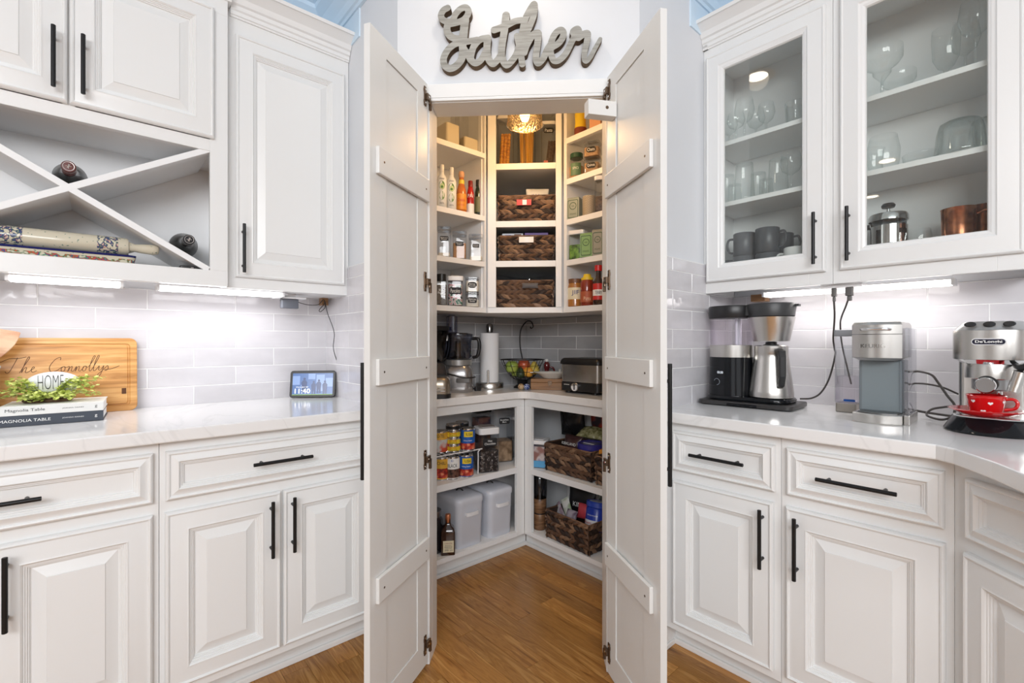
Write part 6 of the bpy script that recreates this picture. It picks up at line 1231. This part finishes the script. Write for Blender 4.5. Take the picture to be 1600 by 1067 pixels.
for lab, px, d, hs in (('slate grey mug under the stacked left grey mug', 1163, 2.03, -1), ('slate grey mug under the stacked right grey mug', 1199, 2.03, 1), ('slate grey mug at the lower left corner of the left pane', 1137, 2.10, -1)):
    mug(lab, px, d, Z0, r_=.044, h=.100, hs=hs)
mug('slate grey mug on the bottom shelf with its handle to the left', 1163, 2.03, Z0+zs, hs=-1); mug('slate grey mug on the bottom shelf with its handle to the right', 1199, 2.03, Z0+zs, r_=.044, h=.100, hs=1)
mug('slate grey mug at the back of the bottom shelf, under another one', 1222, 2.12, Z0, h=.095, hs=1); mug('slate grey mug stacked at the back of the bottom shelf, right of the pair', 1222, 2.12, Z0+.096, h=.092, hs=1); mug('white cup in front at the right of the bottom shelf', 1243, 2.02, Z0, r_=.040, h=.108, hs=-1, m=mat('cup_white', (.78, .78, .78), .25))
# right cabinet
def marg(h, rb): return [(.036, 0), (.036, .002), (.005, .008), (.004, h*.35), (.012, h*.42), (.026, h*.52), (.026, h*.60), (rb*.8, h*.68), (rb, h*.78), (rb, h)]
glassware('margarita_glass', 'large wide-rimmed margarita glass at the left of the top right shelf', 1378, 2.04, Z2, marg(.175, .058)); glassware('margarita_glass', 'smaller margarita glass behind the large one on the top right shelf', 1404, 2.155, Z2, marg(.125, .050))
glassware('goblet', 'clear goblet in the middle of the top shelf, right glazed cabinet', 1478, 2.03, Z2, [(.030, 0), (.030, .002), (.006, .010), (.006, .030), (.020, .040), (.033, .070), (.036, .13), (.034, .16)])
glassware('wine_glass', 'tall stemmed glass near the right edge of the top right shelf', 1524, 2.03, Z2, wineprof(.215, .042)); glassware('wine_glass', 'stemmed glass at the back right of the top right shelf', 1508, 2.12, Z2, wineprof(.20, .038))
glassware('vase', 'large round-bellied clear glass at the left of the middle right shelf', 1380, 2.08, Z1, [(.030, 0), (.036, .004), (.046, .05), (.048, .09), (.040, .135), (.038, .14)])
glassware('tumbler', 'ribbed clear glass in front of the round-bellied glass', 1362, 2.02, Z1, [(.030, 0), (.032, .004), (.030, .04), (.034, .075), (.038, .082)], seg=16)
glassware('glass_bowl', 'low clear glass bowl in the middle of the middle right shelf', 1438, 2.05, Z1, [(.036, 0), (.042, .003), (.047, .034), (.048, .038), (.046, .040)], cat='bowl')
TH = thin_glass('thick_glass', (.93, .96, .95), .10, .8, (.62, .72, .70), pw=1.6)
glassware('tumbler', 'large upturned faceted tumbler on the middle shelf, right glazed cabinet', 1500, 2.02, Z1, [(.062, 0), (.064, .002), (.062, .01), (.056, .075), (.050, .098), (.040, .104), (.0001, .105)], TH, seg=12); glassware('tumbler', 'upturned faceted tumbler cut off by the door frame at far right', 1546, 2.11, Z1, [(.052, 0), (.054, .002), (.052, .01), (.047, .09), (.042, .115), (.034, .120), (.0001, .121)], TH, seg=12)
# french press
fp = thing('french_press', 'chrome french press with cut-out pattern and black knob, bottom right shelf', 'coffee press', 'R', ux('R', 1388, 2.06), 2.06, Z0+.0004, .1); fp.scale = (1.12, 1.12, 1.31)
MB().lathe([(.044, .003), (.044, .118), (.046, .122)], seg=32, cap1=False).build('glass_beaker', thin_glass('dark_beaker', (.30, .32, .34), .12, .7), fp, smooth=60)
m = MB(); rnp = random.Random(4); NC, NR = 20, 9
for i in range(NR):
    for j in range(NC):
        solid = (i in (0, NR-1)) or rnp.random() < .55 or j % 4 == 0
        if solid:
            a0, a1 = 2*PI*j/NC, 2*PI*(j+1)/NC+.02; z0_, z1_ = .004+i*.0118, .004+(i+1)*.0118
            m.add([(.0475*math.cos(a), .0475*math.sin(a), z_) for z_ in (z0_, z1_) for a in (a0, (a0+a1)/2, a1)], [(0, 1, 4, 3), (1, 2, 5, 4)])
m.build('cut_out_sleeve', CHROME, fp); MB().lathe([(.048, .1225), (.050, .124), (.050, .136), (.046, .142), (.012, .146), (.005, .148), (.004, .160)], seg=32).build('lid', CHROME, fp, smooth=40)
MB().lathe([(.0001, .158), (.016, .160), (.018, .166), (.014, .171), (.0001, .172)], seg=24).build('knob', BPL, fp, smooth=50); MB().tube(crom([(-.046, 0, .115), (-.068, 0, .11), (-.070, 0, .06), (-.062, 0, .02), (-.046, 0, .018)], 5), .007, 8).build('handle', BPL, fp, smooth=60)
glassware('tumbler', 'small clear glass beside the chrome french press', 1434, 2.05, Z0, [(.026, 0), (.032, .003), (.040, .07), (.034, .118)])
COP = ramp_mat('hammered_copper', [(.35, (.22, .06, .03)), (.6, (.62, .25, .13)), (.8, (.75, .36, .22))], 34, rough=.25, metal=.9, detail=2, bump=.3)
for lab, px, d, r_, h in (('large copper mug at the right of the bottom shelf in the glazed cabinet', 1498, 2.05, .043, .168), ('copper mug cut off by the door frame behind the large copper mug', 1536, 2.14, .046, .182)):
    r = thing('copper_mug', lab, 'mug', 'R', ux('R', px, d), d, Z0+.0004, 0)
    MB().lathe([(r_-.010, 0), (r_-.006, .004), (r_-.002, h*.5), (r_, h-.003), (r_+.0015, h-.001), (r_, h), (r_-.002, h-.003), (r_-.006, .010), (.0001, .008)], seg=32).build('cup_body', COP, r, smooth=50)
    MB().tube(crom([(r_-.004, 0, h*.85), (r_+.024, -.004, h*.88), (r_+.026, -.005, h*.5), (r_-.006, 0, h*.25)], 5), .004, 8).build('handle', COP, r, smooth=60)

# ================================================================ RECESSED CEILING LIGHTS (their reflections show in the panes)
NR_ = Vector((q, q, 0)); PD = DR-.008
CANM = mat('can_glow', (1, 1, 1), .5, emit=((1.0, .86, .68), 16))
def can_light(label, x, y):
    t = thing('recessed_light', label, 'light', 'P', x, y, CEIL)
    MB().lathe([(.055, -.0012), (.092, -.0012), (.094, -.004), (.088, -.007), (.060, -.004), (.055, -.0012)], seg=36, cap0=False, cap1=False).build('trim_ring', mat('can_trim', (.85, .74, .62), .5), t, smooth=50)
    MB().lathe([(.0001, -.0015), (.056, -.0015), (.056, -.0012), (.0001, -.0012)], seg=32).build('lens', CANM, t)
    l = bpy.data.lights.new('can_lamp', 'SPOT'); l.energy = P_CAN; l.color = (1, .87, .72); l.spot_size = 2.4; l.spot_blend = 1; l.shadow_soft_size = .06
    o = bpy.data.objects.new('can_lamp', l); COL.objects.link(o); o.parent = t; o.location = (0, 0, -.02)
for (px, py, lab) in ((1183, 119, 'recessed ceiling light mirrored at the top of the left glazed door'), (1386, 251, 'recessed ceiling light mirrored by the middle shelf of the right glazed door'), (1362, 307, 'recessed ceiling light mirrored under the middle shelf of the right glazed door')):
    r = Vector(ray(px, py)); t_ = PD/r.dot(NR_); hit = Vector((0, 0, H))+r*t_; rf = r-2*r.dot(NR_)*NR_; s_ = (CEIL-hit.z)/rf.z; p = hit+rf*s_
    print('can light at', [round(v, 2) for v in p]); can_light(lab, p.x, p.y)

# ---------------------------------------------------------------- shared groups of repeated things
GROUPS = {'pantry_door': 'open double doors of the pantry', 'base_cabinet': 'white base cabinets along both runs', 'wall_cabinet': 'white wall cabinets along both runs', 'shelf_unit': 'built-in shelves of the pantry',
 'countertop': 'white quartz countertops', 'under_cabinet_light': 'light bars under the wall cabinets', 'food_can': 'food cans on the lower pantry shelf', 'storage_container': 'clear storage containers in the pantry', 'storage_jar': 'small stacked clear jars',
 'woven_basket': 'dark woven baskets in the pantry', 'snack_bag': 'snack bags and wrappers in the pantry baskets', 'storage_bin': 'white enamel bins in the pantry', 'tea_tin': 'printed tea tins in the pantry', 'glass_jar': 'glass jars in the pantry', 'sauce_bottle': 'sauce bottles in the pantry',
 'carton': 'cartons and packets in the pantry', 'paper_tag': 'paper tags on the woven baskets', 'apple': 'fruit in the wire bowl', 'orange': 'fruit in the wire bowl', 'pear': 'fruit in the wire bowl', 'avocado': 'fruit in the wire bowl', 'ornament_ball': 'small ornament balls by the fruit bowl',
 'book': 'cookbooks stacked on the left counter', 'wine_bottle': 'wine bottles in the X rack', 'mug': 'mugs in the left glazed cabinet', 'copper_mug': 'copper mugs in the right glazed cabinet', 'wine_glass': 'stemmed glasses in the glazed cabinets', 'tumbler': 'tumblers in the glazed cabinets',
 'margarita_glass': 'margarita glasses in the right glazed cabinet', 'recessed_light': 'recessed ceiling lights', 'wood_block': 'bare wood blocks under the wall cabinets'}
for o in bpy.data.objects:
    k = o.name.split('.')[0]
    if o.get('category') and k in GROUPS and not o.get('group'): o['group'] = GROUPS[k]
